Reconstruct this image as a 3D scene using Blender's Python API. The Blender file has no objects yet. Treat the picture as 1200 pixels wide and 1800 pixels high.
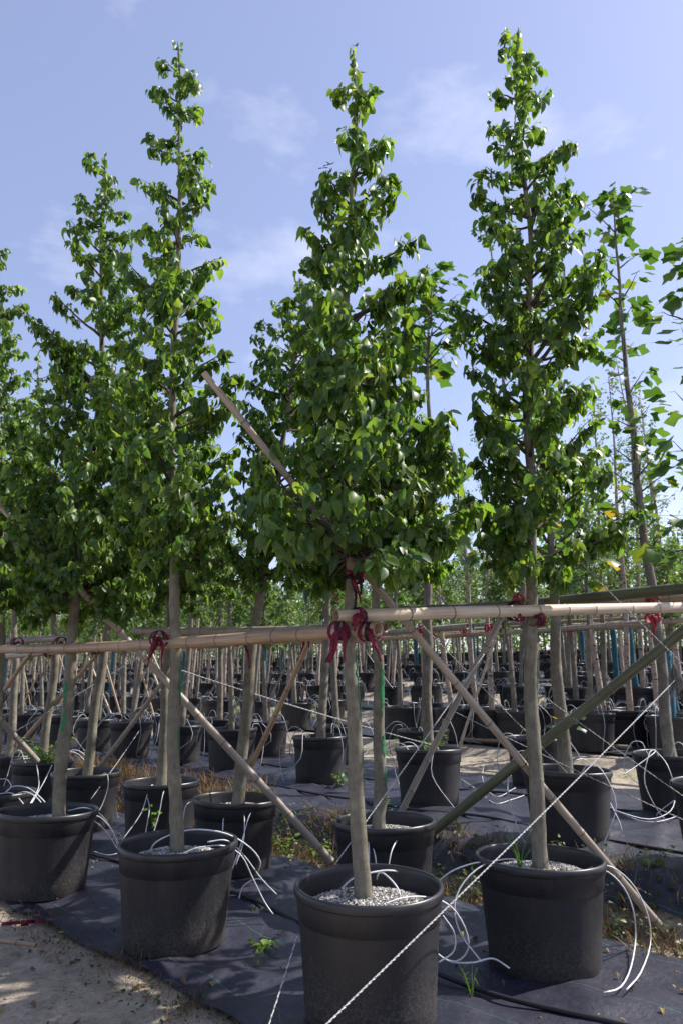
import bpy, math, random
import numpy as np
from mathutils import Vector, Matrix

scene = bpy.context.scene
COL = scene.collection
R = math.radians
rng = random.Random(11)
nrng = np.random.default_rng(5)

# ------------------------------------------------------------------ camera
EYE, FOC, PITCH = 1.52, 1300.0, R(12.6)
CP, SP = math.cos(PITCH), math.sin(PITCH)
cam_d = bpy.data.cameras.new('camera')
cam_d.sensor_width = 36.0
cam_d.sensor_fit = 'AUTO'
cam_d.lens = 26.0
cam_d.clip_start, cam_d.clip_end = 0.05, 2000.0
cam_d.dof.use_dof = True
cam_d.dof.focus_distance = 4.2
cam_d.dof.aperture_fstop = 5.6
cam = bpy.data.objects.new('camera', cam_d)
COL.objects.link(cam)
cam.location = (0, 0, EYE)
cam.rotation_euler = (R(90) + PITCH, 0, 0)
scene.camera = cam

# ------------------------------------------------------------------ sky and sun
SUN_AZ, SUN_EL = R(74), R(47)          # azimuth clockwise from +Y
world = bpy.data.worlds.new('World')
scene.world = world
world.use_nodes = True
wn, wl = world.node_tree.nodes, world.node_tree.links
wn.clear()
w_out = wn.new('ShaderNodeOutputWorld')
w_bg = wn.new('ShaderNodeBackground')
w_sky = wn.new('ShaderNodeTexSky')
w_sky.sky_type = 'NISHITA'
w_sky.sun_disc = False
w_sky.sun_elevation = SUN_EL
w_sky.sun_rotation = SUN_AZ
w_sky.altitude = 50
w_sky.air_density = 1.0
w_sky.dust_density = 0.9
w_sky.ozone_density = 1.6
w_tint = wn.new('ShaderNodeMixRGB'); w_tint.blend_type = 'MULTIPLY'; w_tint.inputs[0].default_value = 1.0
w_tint.inputs[2].default_value = (1.10, 0.98, 1.02, 1)
w_tc = wn.new('ShaderNodeTexCoord')
w_map = wn.new('ShaderNodeMapping'); w_map.inputs['Scale'].default_value = (1.0, 1.0, 2.2); w_map.inputs['Rotation'].default_value = (0, 0, 0.07); w_map.inputs['Location'].default_value = (0.1, 7.5, 2.3)
w_no = wn.new('ShaderNodeTexNoise'); w_no.inputs['Scale'].default_value = 3.4; w_no.inputs['Detail'].default_value = 7
w_no.inputs['Roughness'].default_value = 0.58
w_ramp = wn.new('ShaderNodeValToRGB')
w_ramp.color_ramp.elements[0].position = 0.565; w_ramp.color_ramp.elements[0].color = (0, 0, 0, 1)
w_ramp.color_ramp.elements[1].position = 0.78; w_ramp.color_ramp.elements[1].color = (0.42, 0.42, 0.42, 1)
w_mix = wn.new('ShaderNodeMixRGB'); w_mix.inputs[2].default_value = (5.6, 5.7, 6.5, 1)
wl.new(w_sky.outputs[0], w_tint.inputs[1])
wl.new(w_tc.outputs['Generated'], w_map.inputs['Vector'])
wl.new(w_map.outputs[0], w_no.inputs['Vector'])
wl.new(w_no.outputs['Fac'], w_ramp.inputs[0])
wl.new(w_ramp.outputs[0], w_mix.inputs[0])
w_haze = wn.new('ShaderNodeMixRGB'); w_haze.inputs[0].default_value = 0.30; w_haze.inputs[2].default_value = (2.6, 2.9, 4.3, 1)
wl.new(w_tint.outputs[0], w_haze.inputs[1])
wl.new(w_haze.outputs[0], w_mix.inputs[1])
wl.new(w_mix.outputs[0], w_bg.inputs['Color'])
w_bg.inputs['Strength'].default_value = 0.10
wl.new(w_bg.outputs[0], w_out.inputs['Surface'])

sun_d = bpy.data.lights.new('sun', 'SUN')
sun_d.energy = 3.6
sun_d.angle = R(0.5)
sun_d.color = (1.0, 0.95, 0.87)
sun = bpy.data.objects.new('sun', sun_d)
COL.objects.link(sun)
sdir = Vector((math.sin(SUN_AZ) * math.cos(SUN_EL), math.cos(SUN_AZ) * math.cos(SUN_EL), math.sin(SUN_EL)))
sun.rotation_euler = sdir.to_track_quat('Z', 'Y').to_euler()
sun.location = sdir * 40

vs = scene.view_settings
vs.view_transform = 'Standard'
vs.look = 'None'
vs.gamma = 1.0
vs.use_curve_mapping = False
vs.exposure = 1.15
scene.cycles.max_bounces = 8
scene.cycles.transparent_max_bounces = 8


# ------------------------------------------------------------------ placing
def at(px, py, Y):
    """The point that stands Y metres ahead of the camera on the ray through a pixel of the photograph."""
    a, b = (px - 600) / FOC, (900 - py) / FOC
    zc = Y / (CP - b * SP)
    return Vector((a * zc, Y, EYE + zc * (SP + b * CP)))


def project(P):
    """World points (n x 3) to photograph pixels and depth."""
    zc = P[:, 1] * CP + (P[:, 2] - EYE) * SP
    yc = (P[:, 2] - EYE) * CP - P[:, 1] * SP
    zs = np.maximum(zc, 0.05)
    return 600 + FOC * P[:, 0] / zs, 900 - FOC * yc / zs, zc


# ------------------------------------------------------------------ terrain: terraces that climb along s = x + y
PROFILE = [(-60, -.05), (-10, 0), (2.9, -.01), (3.2, 0), (6.25, 0), (6.45, -.07), (6.85, -.06), (7.2, .21), (7.4, .24),
           (12.4, .26), (12.8, .25), (14.0, .32), (14.3, .42), (18.2, .46), (18.9, .62), (19.4, .74), (23.6, .80), (24.2, .90),
           (25.0, 1.08), (29.4, 1.15), (30.4, 1.36), (35.0, 1.5), (36.0, 1.75), (40.5, 1.85), (41.5, 2.05), (60, 2.6), (90, 3.6), (400, 4.5)]
PS = np.array([a for a, _ in PROFILE]); PZ = np.array([b for _, b in PROFILE])


def ground_z(x, y):
    x = np.asarray(x, float); y = np.asarray(y, float)
    s = x + y
    t = y - x
    z = np.interp(s, PS, PZ)
    return z + 0.010 * np.sin(1.7 * t + 2.1 * s) + 0.008 * np.sin(3.1 * t - 1.3 * s + 1.0)


def gz(x, y):
    return float(ground_z(x, y))


# ------------------------------------------------------------------ object helpers
def tag(o, label=None, cat=None, group=None, kind=None):
    if label: o['label'] = label
    if cat: o['category'] = cat
    if group: o['group'] = group
    if kind: o['kind'] = kind
    return o


def empty(name, loc, label=None, cat=None, group=None):
    o = bpy.data.objects.new(name, None)
    o.empty_display_size = 0.1
    o.location = loc
    COL.objects.link(o)
    return tag(o, label, cat, group)


def link(name, me, parent=None, loc=None):
    o = bpy.data.objects.new(name, me)
    COL.objects.link(o)
    if parent is not None: o.parent = parent
    if loc is not None: o.location = loc
    return o


def make_mesh(name, V, loops, totals, mats, midx=None, smooth=True):
    V = np.asarray(V, np.float32).reshape(-1, 3)
    loops = np.asarray(loops, np.int32); totals = np.asarray(totals, np.int32)
    me = bpy.data.meshes.new(name)
    me.vertices.add(len(V)); me.vertices.foreach_set('co', V.ravel())
    me.loops.add(len(loops)); me.loops.foreach_set('vertex_index', loops)
    me.polygons.add(len(totals))
    starts = np.concatenate([[0], np.cumsum(totals)[:-1]]).astype(np.int32)
    me.polygons.foreach_set('loop_start', starts)
    me.polygons.foreach_set('loop_total', totals)
    if midx is not None: me.polygons.foreach_set('material_index', np.asarray(midx, np.int32))
    me.polygons.foreach_set('use_smooth', np.full(len(totals), smooth))
    for m in (mats if isinstance(mats, (list, tuple)) else [mats]): me.materials.append(m)
    me.update(calc_edges=True)
    me.validate()
    return me


class MB:
    """Collects tubes, lathes and quads, then becomes one mesh."""
    def __init__(self): self.v, self.f, self.m = [], [], []

    def face(self, idx, m=0): self.f.append(tuple(idx)); self.m.append(m)

    def tube(self, pts, radii, n=8, cap=True, m=0, mat_of=None, squash=1.0, jit=0.0):
        pts = [Vector(p) for p in pts]
        k = len(pts)
        if not hasattr(radii, '__len__'): radii = [radii] * k
        t0 = (pts[1] - pts[0]).normalized()
        ref = Vector((0, 0, 1)) if abs(t0.z) < .9 else Vector((1, 0, 0))
        u = t0.cross(ref).normalized()
        base = len(self.v)
        for i, p in enumerate(pts):
            t = (pts[min(i + 1, k - 1)] - pts[max(i - 1, 0)])
            t = t.normalized() if t.length > 1e-9 else t0
            u = (u - t * u.dot(t))
            u = u.normalized() if u.length > 1e-6 else t.orthogonal().normalized()
            w = t.cross(u)
            for j in range(n):
                a = 2 * math.pi * j / n
                r = radii[i] * (1 + (rng.uniform(-jit, jit) if jit else 0))
                self.v.append(p + u * (math.cos(a) * r) + w * (math.sin(a) * r * squash))
        for i in range(k - 1):
            mm = mat_of(i) if mat_of else m
            for j in range(n):
                a = base + i * n + j; b = base + i * n + (j + 1) % n
                self.face((a, b, b + n, a + n), mm)
        if cap:
            self.face([base + j for j in range(n)][::-1], m)
            self.face([base + (k - 1) * n + j for j in range(n)], m)

    def lathe(self, prof, n=48, m=0):
        base = len(self.v)
        for r, z in prof:
            for j in range(n):
                a = 2 * math.pi * j / n
                self.v.append(Vector((r * math.cos(a), r * math.sin(a), z)))
        for i in range(len(prof) - 1):
            for j in range(n):
                a = base + i * n + j; b = base + i * n + (j + 1) % n
                self.face((a, b, b + n, a + n), m)

    def ribbon(self, pts, width, side, thick=.003, m=0):
        """A strip of cloth with real thickness; side = its width direction."""
        pts = [Vector(p) for p in pts]
        base = len(self.v)
        k = len(pts)
        for i, p in enumerate(pts):
            t = (pts[min(i + 1, k - 1)] - pts[max(i - 1, 0)]).normalized()
            s = Vector(side); s = (s - t * s.dot(t)).normalized()
            nn = t.cross(s)
            w = (width[i] if hasattr(width, '__len__') else width) * .5
            for a, b in ((-1, -1), (1, -1), (1, 1), (-1, 1)):
                self.v.append(p + s * (a * w) + nn * (b * thick * .5))
        for i in range(k - 1):
            for j in range(4):
                a = base + i * 4 + j; b = base + i * 4 + (j + 1) % 4
                self.face((a, b, b + 4, a + 4), m)
        self.face((base + 3, base + 2, base + 1, base), m)
        e = base + (k - 1) * 4
        self.face((e, e + 1, e + 2, e + 3), m)

    def mesh(self, name, mats, smooth=True):
        loops = [i for f in self.f for i in f]
        return make_mesh(name, [tuple(v) for v in self.v], loops, [len(f) for f in self.f], mats, self.m, smooth)


# ------------------------------------------------------------------ materials
def material(name):
    m = bpy.data.materials.new(name); m.use_nodes = True
    nt = m.node_tree; nt.nodes.clear()
    out = nt.nodes.new('ShaderNodeOutputMaterial')
    b = nt.nodes.new('ShaderNodeBsdfPrincipled')
    nt.links.new(b.outputs[0], out.inputs[0])
    return m, nt, b, out


def N(nt, typ, **kw):
    n = nt.nodes.new(typ)
    for k, v in kw.items():
        if k in n.inputs: n.inputs[k].default_value = v
        else: setattr(n, k, v)
    return n


def noise(nt, vec, scale, detail=4, rough=.55, map_scale=None):
    if map_scale:
        mp = N(nt, 'ShaderNodeMapping'); mp.inputs['Scale'].default_value = map_scale
        nt.links.new(vec, mp.inputs['Vector']); vec = mp.outputs[0]
    n = N(nt, 'ShaderNodeTexNoise'); n.inputs['Scale'].default_value = scale
    n.inputs['Detail'].default_value = detail; n.inputs['Roughness'].default_value = rough
    nt.links.new(vec, n.inputs['Vector'])
    return n.outputs['Fac']


def ramp(nt, fac, stops):
    r = N(nt, 'ShaderNodeValToRGB')
    els = r.color_ramp.elements
    while len(els) < len(stops): els.new(.5)
    for e, (p, c) in zip(els, stops):
        e.position = p; e.color = (*c, 1) if len(c) == 3 else c
    nt.links.new(fac, r.inputs[0])
    return r.outputs[0]


def mix(nt, fac, a, b, mode='MIX'):
    n = N(nt, 'ShaderNodeMixRGB'); n.blend_type = mode
    for i, x in ((0, fac), (1, a), (2, b)):
        if hasattr(x, 'is_linked'): nt.links.new(x, n.inputs[i])
        elif isinstance(x, (int, float)): n.inputs[i].default_value = x
        else: n.inputs[i].default_value = (*x, 1)
    return n.outputs[0]


def bump(nt, b, h, strength=.4, dist=.01):
    n = N(nt, 'ShaderNodeBump'); n.inputs['Strength'].default_value = strength; n.inputs['Distance'].default_value = dist
    nt.links.new(h, n.inputs['Height']); nt.links.new(n.outputs[0], b.inputs['Normal'])


def coords(nt): return N(nt, 'ShaderNodeTexCoord').outputs['Object']


def leaf_material(name, stops, trans, rough=.36, tmix=.38, spec=.5):
    m, nt, b, out = material(name)
    oi = N(nt, 'ShaderNodeObjectInfo'); ge = N(nt, 'ShaderNodeNewGeometry')
    ad = N(nt, 'ShaderNodeMath', operation='ADD'); fr = N(nt, 'ShaderNodeMath', operation='FRACT')
    nt.links.new(oi.outputs['Random'], ad.inputs[0]); nt.links.new(ge.outputs['Random Per Island'], ad.inputs[1])
    nt.links.new(ad.outputs[0], fr.inputs[0])
    c = ramp(nt, fr.outputs[0], stops)
    c = mix(nt, mix(nt, 1.0, noise(nt, ge.outputs['Position'], 30, 2), (.5, .5, .5), 'MULTIPLY'), c, (.9, 1.0, .7), 'MULTIPLY')
    nt.links.new(c, b.inputs['Base Color'])
    b.inputs['Roughness'].default_value = rough
    b.inputs['Specular IOR Level'].default_value = spec
    tr = N(nt, 'ShaderNodeBsdfTranslucent')
    nt.links.new(mix(nt, 1.0, c, trans, 'MULTIPLY'), tr.inputs[0])
    ms = N(nt, 'ShaderNodeMixShader'); ms.inputs[0].default_value = tmix
    nt.links.new(b.outputs[0], ms.inputs[1]); nt.links.new(tr.outputs[0], ms.inputs[2])
    nt.links.new(ms.outputs[0], out.inputs[0])
    return m


M = {}
M['pear_leaf'] = leaf_material('pear_leaf', [(0, (.038, .080, .032)), (.30, (.057, .114, .036)), (.66, (.090, .154, .039)), (.94, (.132, .192, .046)), (1, (.17, .22, .05))], (2.6, 2.5, .8), .42, .50, .42)
M['tulip_leaf'] = leaf_material('tulip_leaf', [(0, (.036, .085, .024)), (.6, (.055, .118, .028)), (.88, (.085, .150, .03)), (1, (.15, .18, .03))], (2.2, 2.1, .8), .42, .42)
M['yellow_leaf'] = leaf_material('yellow_leaf', [(0, (.34, .24, .02)), (1, (.42, .31, .03))], (1.6, 1.5, .9), .45, .4)
M['far_leaf'] = leaf_material('far_leaf', [(0, (.050, .100, .030)), (.6, (.080, .145, .038)), (1, (.14, .19, .05))], (2.0, 2.0, .9), .5, .4)
M['weed_leaf'] = leaf_material('weed_leaf', [(0, (.028, .055, .016)), (.55, (.05, .085, .02)), (.8, (.10, .105, .03)), (1, (.17, .11, .05))], (1.8, 1.8, .8), .5, .35)
M['bright_weed'] = leaf_material('bright_weed', [(0, (.08, .16, .03)), (1, (.16, .25, .05))], (1.8, 1.9, .8), .5, .4)
M['dry_grass'] = leaf_material('dry_grass', [(0, (.12, .065, .035)), (.6, (.20, .125, .065)), (1, (.28, .21, .12))], (1.3, 1.2, 1.0), .8, .25, .2)
M['litter'] = leaf_material('litter', [(0, (.10, .06, .035)), (.7, (.20, .14, .08)), (1, (.34, .26, .09))], (1.2, 1.2, 1.0), .8, .15, .2)


def bark(name, c0, c1, c2, spots=None, bscale=1.0):
    m, nt, b, _ = material(name)
    v = coords(nt)
    n1 = noise(nt, v, 9, 5, .6)
    n2 = noise(nt, v, 60, 3, .6, (1, 1, .35))
    c = ramp(nt, n1, [(.3, c0), (.55, c1), (.75, c2)])
    c = mix(nt, .5, c, ramp(nt, n2, [(.3, (.45, .45, .45)), (.55, (1, 1, 1))]), 'MULTIPLY')
    rings = noise(nt, v, 5, 3, .6, (1.2, 1.2, 14))
    c = mix(nt, .35, c, ramp(nt, rings, [(.30, (.5, .47, .43)), (.40, (1, 1, 1))]), 'MULTIPLY')
    if spots:
        sp = noise(nt, v, 14, 2, .5, (1, 1, 2.2))
        c = mix(nt, ramp(nt, sp, [(.60, (0, 0, 0)), (.66, (1, 1, 1))]), c, spots)
    nt.links.new(c, b.inputs['Base Color'])
    b.inputs['Roughness'].default_value = .85
    b.inputs['Specular IOR Level'].default_value = .25
    bump(nt, b, mix(nt, .5, n2, rings), .45 * bscale, .006)
    return m


M['pear_bark'] = bark('pear_bark', (.118, .103, .076), (.190, .173, .130), (.27, .247, .192))
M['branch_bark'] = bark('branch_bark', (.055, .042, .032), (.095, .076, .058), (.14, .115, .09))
M['tulip_bark'] = bark('tulip_bark', (.12, .105, .080), (.20, .18, .145), (.29, .26, .21))
M['grey_bark'] = bark('grey_bark', (.12, .105, .085), (.21, .185, .15), (.31, .28, .23))
M['birch_bark'] = bark('birch_bark', (.30, .225, .18), (.42, .33, .28), (.55, .46, .40), spots=(.06, .045, .035))


def bamboo(name, c0, c1, c2):
    m, nt, b, _ = material(name)
    v = coords(nt)
    g = noise(nt, v, 6, 5, .6, (14, 14, .45))
    big = noise(nt, v, 2.2, 3, .6)
    c = ramp(nt, g, [(.25, c0), (.5, c1), (.78, c2)])
    c = mix(nt, .45, c, ramp(nt, big, [(.3, (.45, .42, .40)), (.6, (1.05, 1.03, 1.0))]), 'MULTIPLY')
    oi = N(nt, 'ShaderNodeObjectInfo')
    c = mix(nt, .35, c, ramp(nt, oi.outputs['Random'], [(0, (.7, .7, .72)), (1, (1.15, 1.08, .98))]), 'MULTIPLY')
    nt.links.new(c, b.inputs['Base Color'])
    b.inputs['Roughness'].default_value = .48
    b.inputs['Specular IOR Level'].default_value = .4
    bump(nt, b, g, .25, .003)
    return m


M['bamboo_tan'] = bamboo('bamboo_tan', (.22, .135, .075), (.37, .26, .165), (.50, .39, .27))
M['bamboo_pale'] = bamboo('bamboo_pale', (.34, .26, .18), (.50, .42, .32), (.62, .55, .44))
M['bamboo_grey'] = bamboo('bamboo_grey', (.16, .135, .11), (.30, .26, .22), (.44, .39, .33))
M['bamboo_green'] = bamboo('bamboo_green', (.07, .075, .045), (.125, .13, .075), (.22, .22, .13))
M['bamboo_weathered'] = bamboo('bamboo_weathered', (.20, .155, .115), (.34, .285, .225), (.48, .42, .34))
M['bamboo_node'] = bamboo('bamboo_node', (.10, .07, .05), (.18, .13, .09), (.28, .21, .15))
M['bamboo_core'] = bamboo('bamboo_core', (.13, .075, .04), (.22, .13, .075), (.32, .2, .12))


def simple(name, col, rough=.6, spec=.5, var=.0, scale=20, bmp=0.0):
    m, nt, b, _ = material(name)
    v = coords(nt)
    if var:
        n = noise(nt, v, scale, 4)
        nt.links.new(mix(nt, 1.0, ramp(nt, n, [(.3, tuple(1 - var for _ in range(3))), (.7, tuple(1 + var for _ in range(3)))]), col, 'MULTIPLY'), b.inputs['Base Color'])
        if bmp: bump(nt, b, n, bmp, .004)
    else:
        b.inputs['Base Color'].default_value = (*col, 1)
    b.inputs['Roughness'].default_value = rough
    b.inputs['Specular IOR Level'].default_value = spec
    return m


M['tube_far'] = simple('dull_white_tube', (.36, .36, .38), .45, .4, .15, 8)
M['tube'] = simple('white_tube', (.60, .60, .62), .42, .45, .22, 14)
M['hose'] = simple('black_hose', (.016, .016, .018), .5, .4, .3, 8)
M['rope'] = simple('rope', (.46, .45, .44), .85, .2, .55, 160, .6)
M['string_dark'] = simple('string_dark', (.20, .19, .18), .9, .2, .4, 160)
M['red'] = simple('crimson_cloth', (.14, .010, .034), .75, .25, .45, 22, .3)
M['redlight'] = simple('bright_red_tape', (.30, .02, .045), .55, .4, .3, 22)
M['blackcloth'] = simple('black_cloth', (.022, .018, .022), .8, .2, .4, 22)
M['teal'] = simple('teal_wrap', (.025, .105, .145), .75, .25, .5, 40, .6)
M['paint'] = simple('green_paint', (.018, .14, .055), .6, .35, .55, 18)
M['straw'] = simple('straw_bundle', (.19, .17, .17), .9, .2, .4, 60)

# pot plastic: black with dust rising from the foot
m, nt, b, _ = material('pot_plastic')
v = coords(nt)
sep = N(nt, 'ShaderNodeSeparateXYZ'); nt.links.new(v, sep.inputs[0])
oi = N(nt, 'ShaderNodeObjectInfo')
sh = N(nt, 'ShaderNodeVectorMath', operation='ADD'); nt.links.new(v, sh.inputs[0]); nt.links.new(oi.outputs['Location'], sh.inputs[1])
n1 = noise(nt, sh.outputs[0], 5, 5, .65)
n2 = noise(nt, sh.outputs[0], 85, 3, .7)
hgt = N(nt, 'ShaderNodeMapRange'); nt.links.new(sep.outputs[2], hgt.inputs[0])
hgt.inputs[1].default_value = 0.0; hgt.inputs[2].default_value = .34; hgt.inputs[3].default_value = .50; hgt.inputs[4].default_value = 0
mul = N(nt, 'ShaderNodeMath', operation='MULTIPLY'); nt.links.new(hgt.outputs[0], mul.inputs[0]); nt.links.new(n1, mul.inputs[1])
ad = N(nt, 'ShaderNodeMath', operation='ADD'); nt.links.new(mul.outputs[0], ad.inputs[0]); nt.links.new(n2, ad.inputs[1])
dust = ramp(nt, ad.outputs[0], [(.60, (.0, .0, .0)), (.88, (.42, .42, .42))])
streak = noise(nt, sh.outputs[0], 4, 4, .6, (3, 3, .35))
c = ramp(nt, streak, [(.3, (.010, .0095, .012)), (.62, (.018, .017, .020)), (.8, (.034, .031, .031))])
nt.links.new(mix(nt, dust, c, (.15, .125, .10)), b.inputs['Base Color'])
nt.links.new(ramp(nt, ad.outputs[0], [(.4, (.42, .42, .42)), (.8, (.8, .8, .8))]), b.inputs['Roughness'])
bump(nt, b, n1, .12, .01)
M['pot'] = m
M['pot_rim'] = simple('pot_rim', (.022, .021, .023), .38, .5, .35, 9)

# gravel
m, nt, b, _ = material('gravel')
oi = N(nt, 'ShaderNodeObjectInfo'); ge = N(nt, 'ShaderNodeNewGeometry')
nt.links.new(ramp(nt, ge.outputs['Random Per Island'], [(0, (.10, .085, .07)), (.4, (.27, .245, .22)), (.8, (.46, .44, .41)), (1, (.62, .60, .58))]), b.inputs['Base Color'])
b.inputs['Roughness'].default_value = .9
M['gravel'] = m
m, nt, b, _ = material('soil')
v = coords(nt)
n = noise(nt, v, 90, 4, .75)
nt.links.new(ramp(nt, n, [(.35, (.05, .04, .032)), (.5, (.18, .155, .13)), (.62, (.40, .37, .34))]), b.inputs['Base Color'])
b.inputs['Roughness'].default_value = .95
bump(nt, b, n, .9, .012)
M['soil'] = m

# ground
m, nt, b, _ = material('dirt')
v = coords(nt)
n1 = noise(nt, v, 1.1, 6, .6); n2 = noise(nt, v, 9, 6, .7); n3 = noise(nt, v, 70, 4, .7)
c = ramp(nt, n2, [(.28, (.22, .185, .145)), (.5, (.38, .33, .265)), (.72, (.50, .445, .365))])
c = mix(nt, .5, c, ramp(nt, n1, [(.35, (.62, .60, .58)), (.65, (1.1, 1.06, 1.0))]), 'MULTIPLY')
c = mix(nt, .6, c, ramp(nt, n3, [(.3, (.55, .53, .5)), (.6, (1.08, 1.06, 1.04))]), 'MULTIPLY')
sp = N(nt, 'ShaderNodeSeparateXYZ'); nt.links.new(v, sp.inputs[0])
sm = N(nt, 'ShaderNodeMath', operation='ADD'); nt.links.new(sp.outputs[0], sm.inputs[0]); nt.links.new(sp.outputs[1], sm.inputs[1])
fg = N(nt, 'ShaderNodeMapRange'); nt.links.new(sm.outputs[0], fg.inputs[0]); fg.inputs[1].default_value = 56; fg.inputs[2].default_value = 62
c = mix(nt, fg.outputs[0], c, ramp(nt, n2, [(.3, (.035, .05, .02)), (.7, (.07, .085, .035))]))
nt.links.new(c, b.inputs['Base Color'])
b.inputs['Roughness'].default_value = .95; b.inputs['Specular IOR Level'].default_value = .15
bump(nt, b, mix(nt, .5, n2, n3), .8, .03)
M['dirt'] = m

# woven ground cover
m, nt, b, _ = material('weed_mat')
v = coords(nt)
n1 = noise(nt, v, .9, 5, .6); n2 = noise(nt, v, 6, 6, .7); n3 = noise(nt, v, 45, 4, .7)
rot = N(nt, 'ShaderNodeMapping'); rot.inputs['Rotation'].default_value = (0, 0, R(45)); nt.links.new(v, rot.inputs[0])
wv = N(nt, 'ShaderNodeTexWave'); wv.bands_direction = 'X'; wv.inputs['Scale'].default_value = 60; nt.links.new(rot.outputs[0], wv.inputs[0])
wv2 = N(nt, 'ShaderNodeTexWave'); wv2.bands_direction = 'Y'; wv2.inputs['Scale'].default_value = 60; nt.links.new(rot.outputs[0], wv2.inputs[0])
sx = N(nt, 'ShaderNodeSeparateXYZ'); nt.links.new(rot.outputs[0], sx.inputs[0])
md = N(nt, 'ShaderNodeMath', operation='PINGPONG'); md.inputs[1].default_value = .31; nt.links.new(sx.outputs[1], md.inputs[0])
lt = N(nt, 'ShaderNodeMath', operation='LESS_THAN'); lt.inputs[1].default_value = .0022; nt.links.new(md.outputs[0], lt.inputs[0])
c = ramp(nt, n2, [(.3, (.0135, .0137, .024)), (.55, (.023, .0232, .039)), (.8, (.042, .042, .062))])
c = mix(nt, ramp(nt, n1, [(.52, (0, 0, 0)), (.80, (.30, .30, .30))]), c, (.085, .078, .078))
dd = ramp(nt, mix(nt, .5, n2, n3), [(.56, (0, 0, 0)), (.70, (.40, .40, .40))])
c = mix(nt, dd, c, (.10, .092, .088))
c = mix(nt, lt.outputs[0], c, (.02, .11, .085))
nt.links.new(c, b.inputs['Base Color'])
b.inputs['Roughness'].default_value = .46; b.inputs['Specular IOR Level'].default_value = .5
wsum = mix(nt, .5, wv.outputs['Color'], wv2.outputs['Color'])
n4 = noise(nt, v, 3.2, 5, .62, (1, 1, 1))
bp1 = N(nt, 'ShaderNodeBump'); bp1.inputs['Strength'].default_value = .55; bp1.inputs['Distance'].default_value = .05
nt.links.new(n4, bp1.inputs['Height'])
bp2 = N(nt, 'ShaderNodeBump'); bp2.inputs['Strength'].default_value = .3; bp2.inputs['Distance'].default_value = .006
nt.links.new(mix(nt, .7, wsum, n2), bp2.inputs['Height']); nt.links.new(bp1.outputs[0], bp2.inputs['Normal']); nt.links.new(bp2.outputs[0], b.inputs['Normal'])
M['mat'] = m

# ------------------------------------------------------------------ ground and mats
def grid_sheet(name, slist, tlist, zoff, mat, wrinkle=0.0, edge=0.0, seed=1):
    S, Tt = np.meshgrid(np.array(slist, float), np.array(tlist, float), indexing='ij')
    if edge:
        e = edge * (np.sin(1.3 * Tt + seed) + .6 * np.sin(3.7 * Tt + 2 * seed) + .4 * np.sin(9.1 * Tt))
        wgt = np.zeros(len(slist)); wgt[0] = 1; wgt[-1] = 1
        S = S + e * wgt[:, None]
    X = (S - Tt) / 2; Y = (S + Tt) / 2
    Z = ground_z(X, Y) + zoff
    if wrinkle:
        Z = Z + wrinkle * (np.abs(np.sin(2.3 * Tt + 3.1 * S + 1.2 * np.sin(1.9 * S + seed))) ** 6
                           + .8 * np.abs(np.sin(3.9 * Tt - 2.2 * S + 1.5 * np.sin(1.1 * Tt + seed))) ** 8
                           + .35 * np.sin(7 * S + 5 * Tt + 2 * np.sin(3 * Tt)) + .35)
    a, c = S.shape
    V = np.stack([X, Y, Z], -1).reshape(-1, 3)
    i = np.arange(a - 1)[:, None] * c + np.arange(c - 1)[None, :]
    q = np.stack([i, i + 1, i + c + 1, i + c], -1).reshape(-1, 4)[:, ::-1]
    return make_mesh(name, V, q.ravel(), np.full(len(q), 4), mat)


s_list = sorted(set([-300, -100, -40] + list(np.arange(-12, 20, .25)) + list(np.arange(20, 62, 1.0)) + [80, 140, 260, 500] + list(PS[1:-1])))
t_list = [-700, -300, -150, -80, -50] + list(np.arange(-30, 45, .5)) + [60, 90, 160, 300, 700]
tag(link('ground', grid_sheet('ground', s_list, t_list, 0, M['dirt'])), kind='structure')

BEDS = [(3.22, 6.28), (7.32, 11.9), (14.95, 18.2), (19.35, 23.6), (25.0, 29.4), (30.4, 35.0), (36.0, 40.5), (41.5, 47), (48, 60)]
for i, (a, c) in enumerate(BEDS):
    if i < 2:
        sl = sorted(set(list(np.linspace(a, c, int((c - a) / .06))) + [p for p in PS if a < p < c]))
        tl = np.arange(-7, 26, .07)
        if i == 1:
            sl = [6.98, 7.10, 7.2, 7.26] + sl
        me = grid_sheet('weed_mat', sl, tl, .016, M['mat'], .020 if i == 0 else .022, .035, i + 1)
    else:
        sl = sorted(set(list(np.linspace(a, c, 14)) + [p for p in PS if a < p < c]))
        me = grid_sheet('weed_mat', sl, np.arange(-20, 60, .5), .03, M['mat'], .012, .05, i + 1)
    tag(link('weed_mat', me), kind='structure')


def mat_z(x, y): return gz(x, y) + .022


# ------------------------------------------------------------------ pots
POT_H, POT_R = .55, .35
mb = MB()
mb.lathe([(.0, .004), (.285, .004), (.292, .012), (.299, .10), (.3235, .405), (.3245, .413), (.331, .418), (.3375, .508)], 56)
mb.lathe([(.326, .512), (.317, .43), (.312, .40)], 56)
mb.lathe([(.3252, .432), (.3285, .435), (.3288, .447), (.3258, .450)], 56)
POT_MB = mb
mb = MB()
mb.lathe([(.3375, .505), (.346, .508), (.3495, .516), (.350, .538), (.346, .548), (.339, .551), (.331, .548), (.327, .538), (.326, .508)], 56)
RIM_MB = mb


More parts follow.
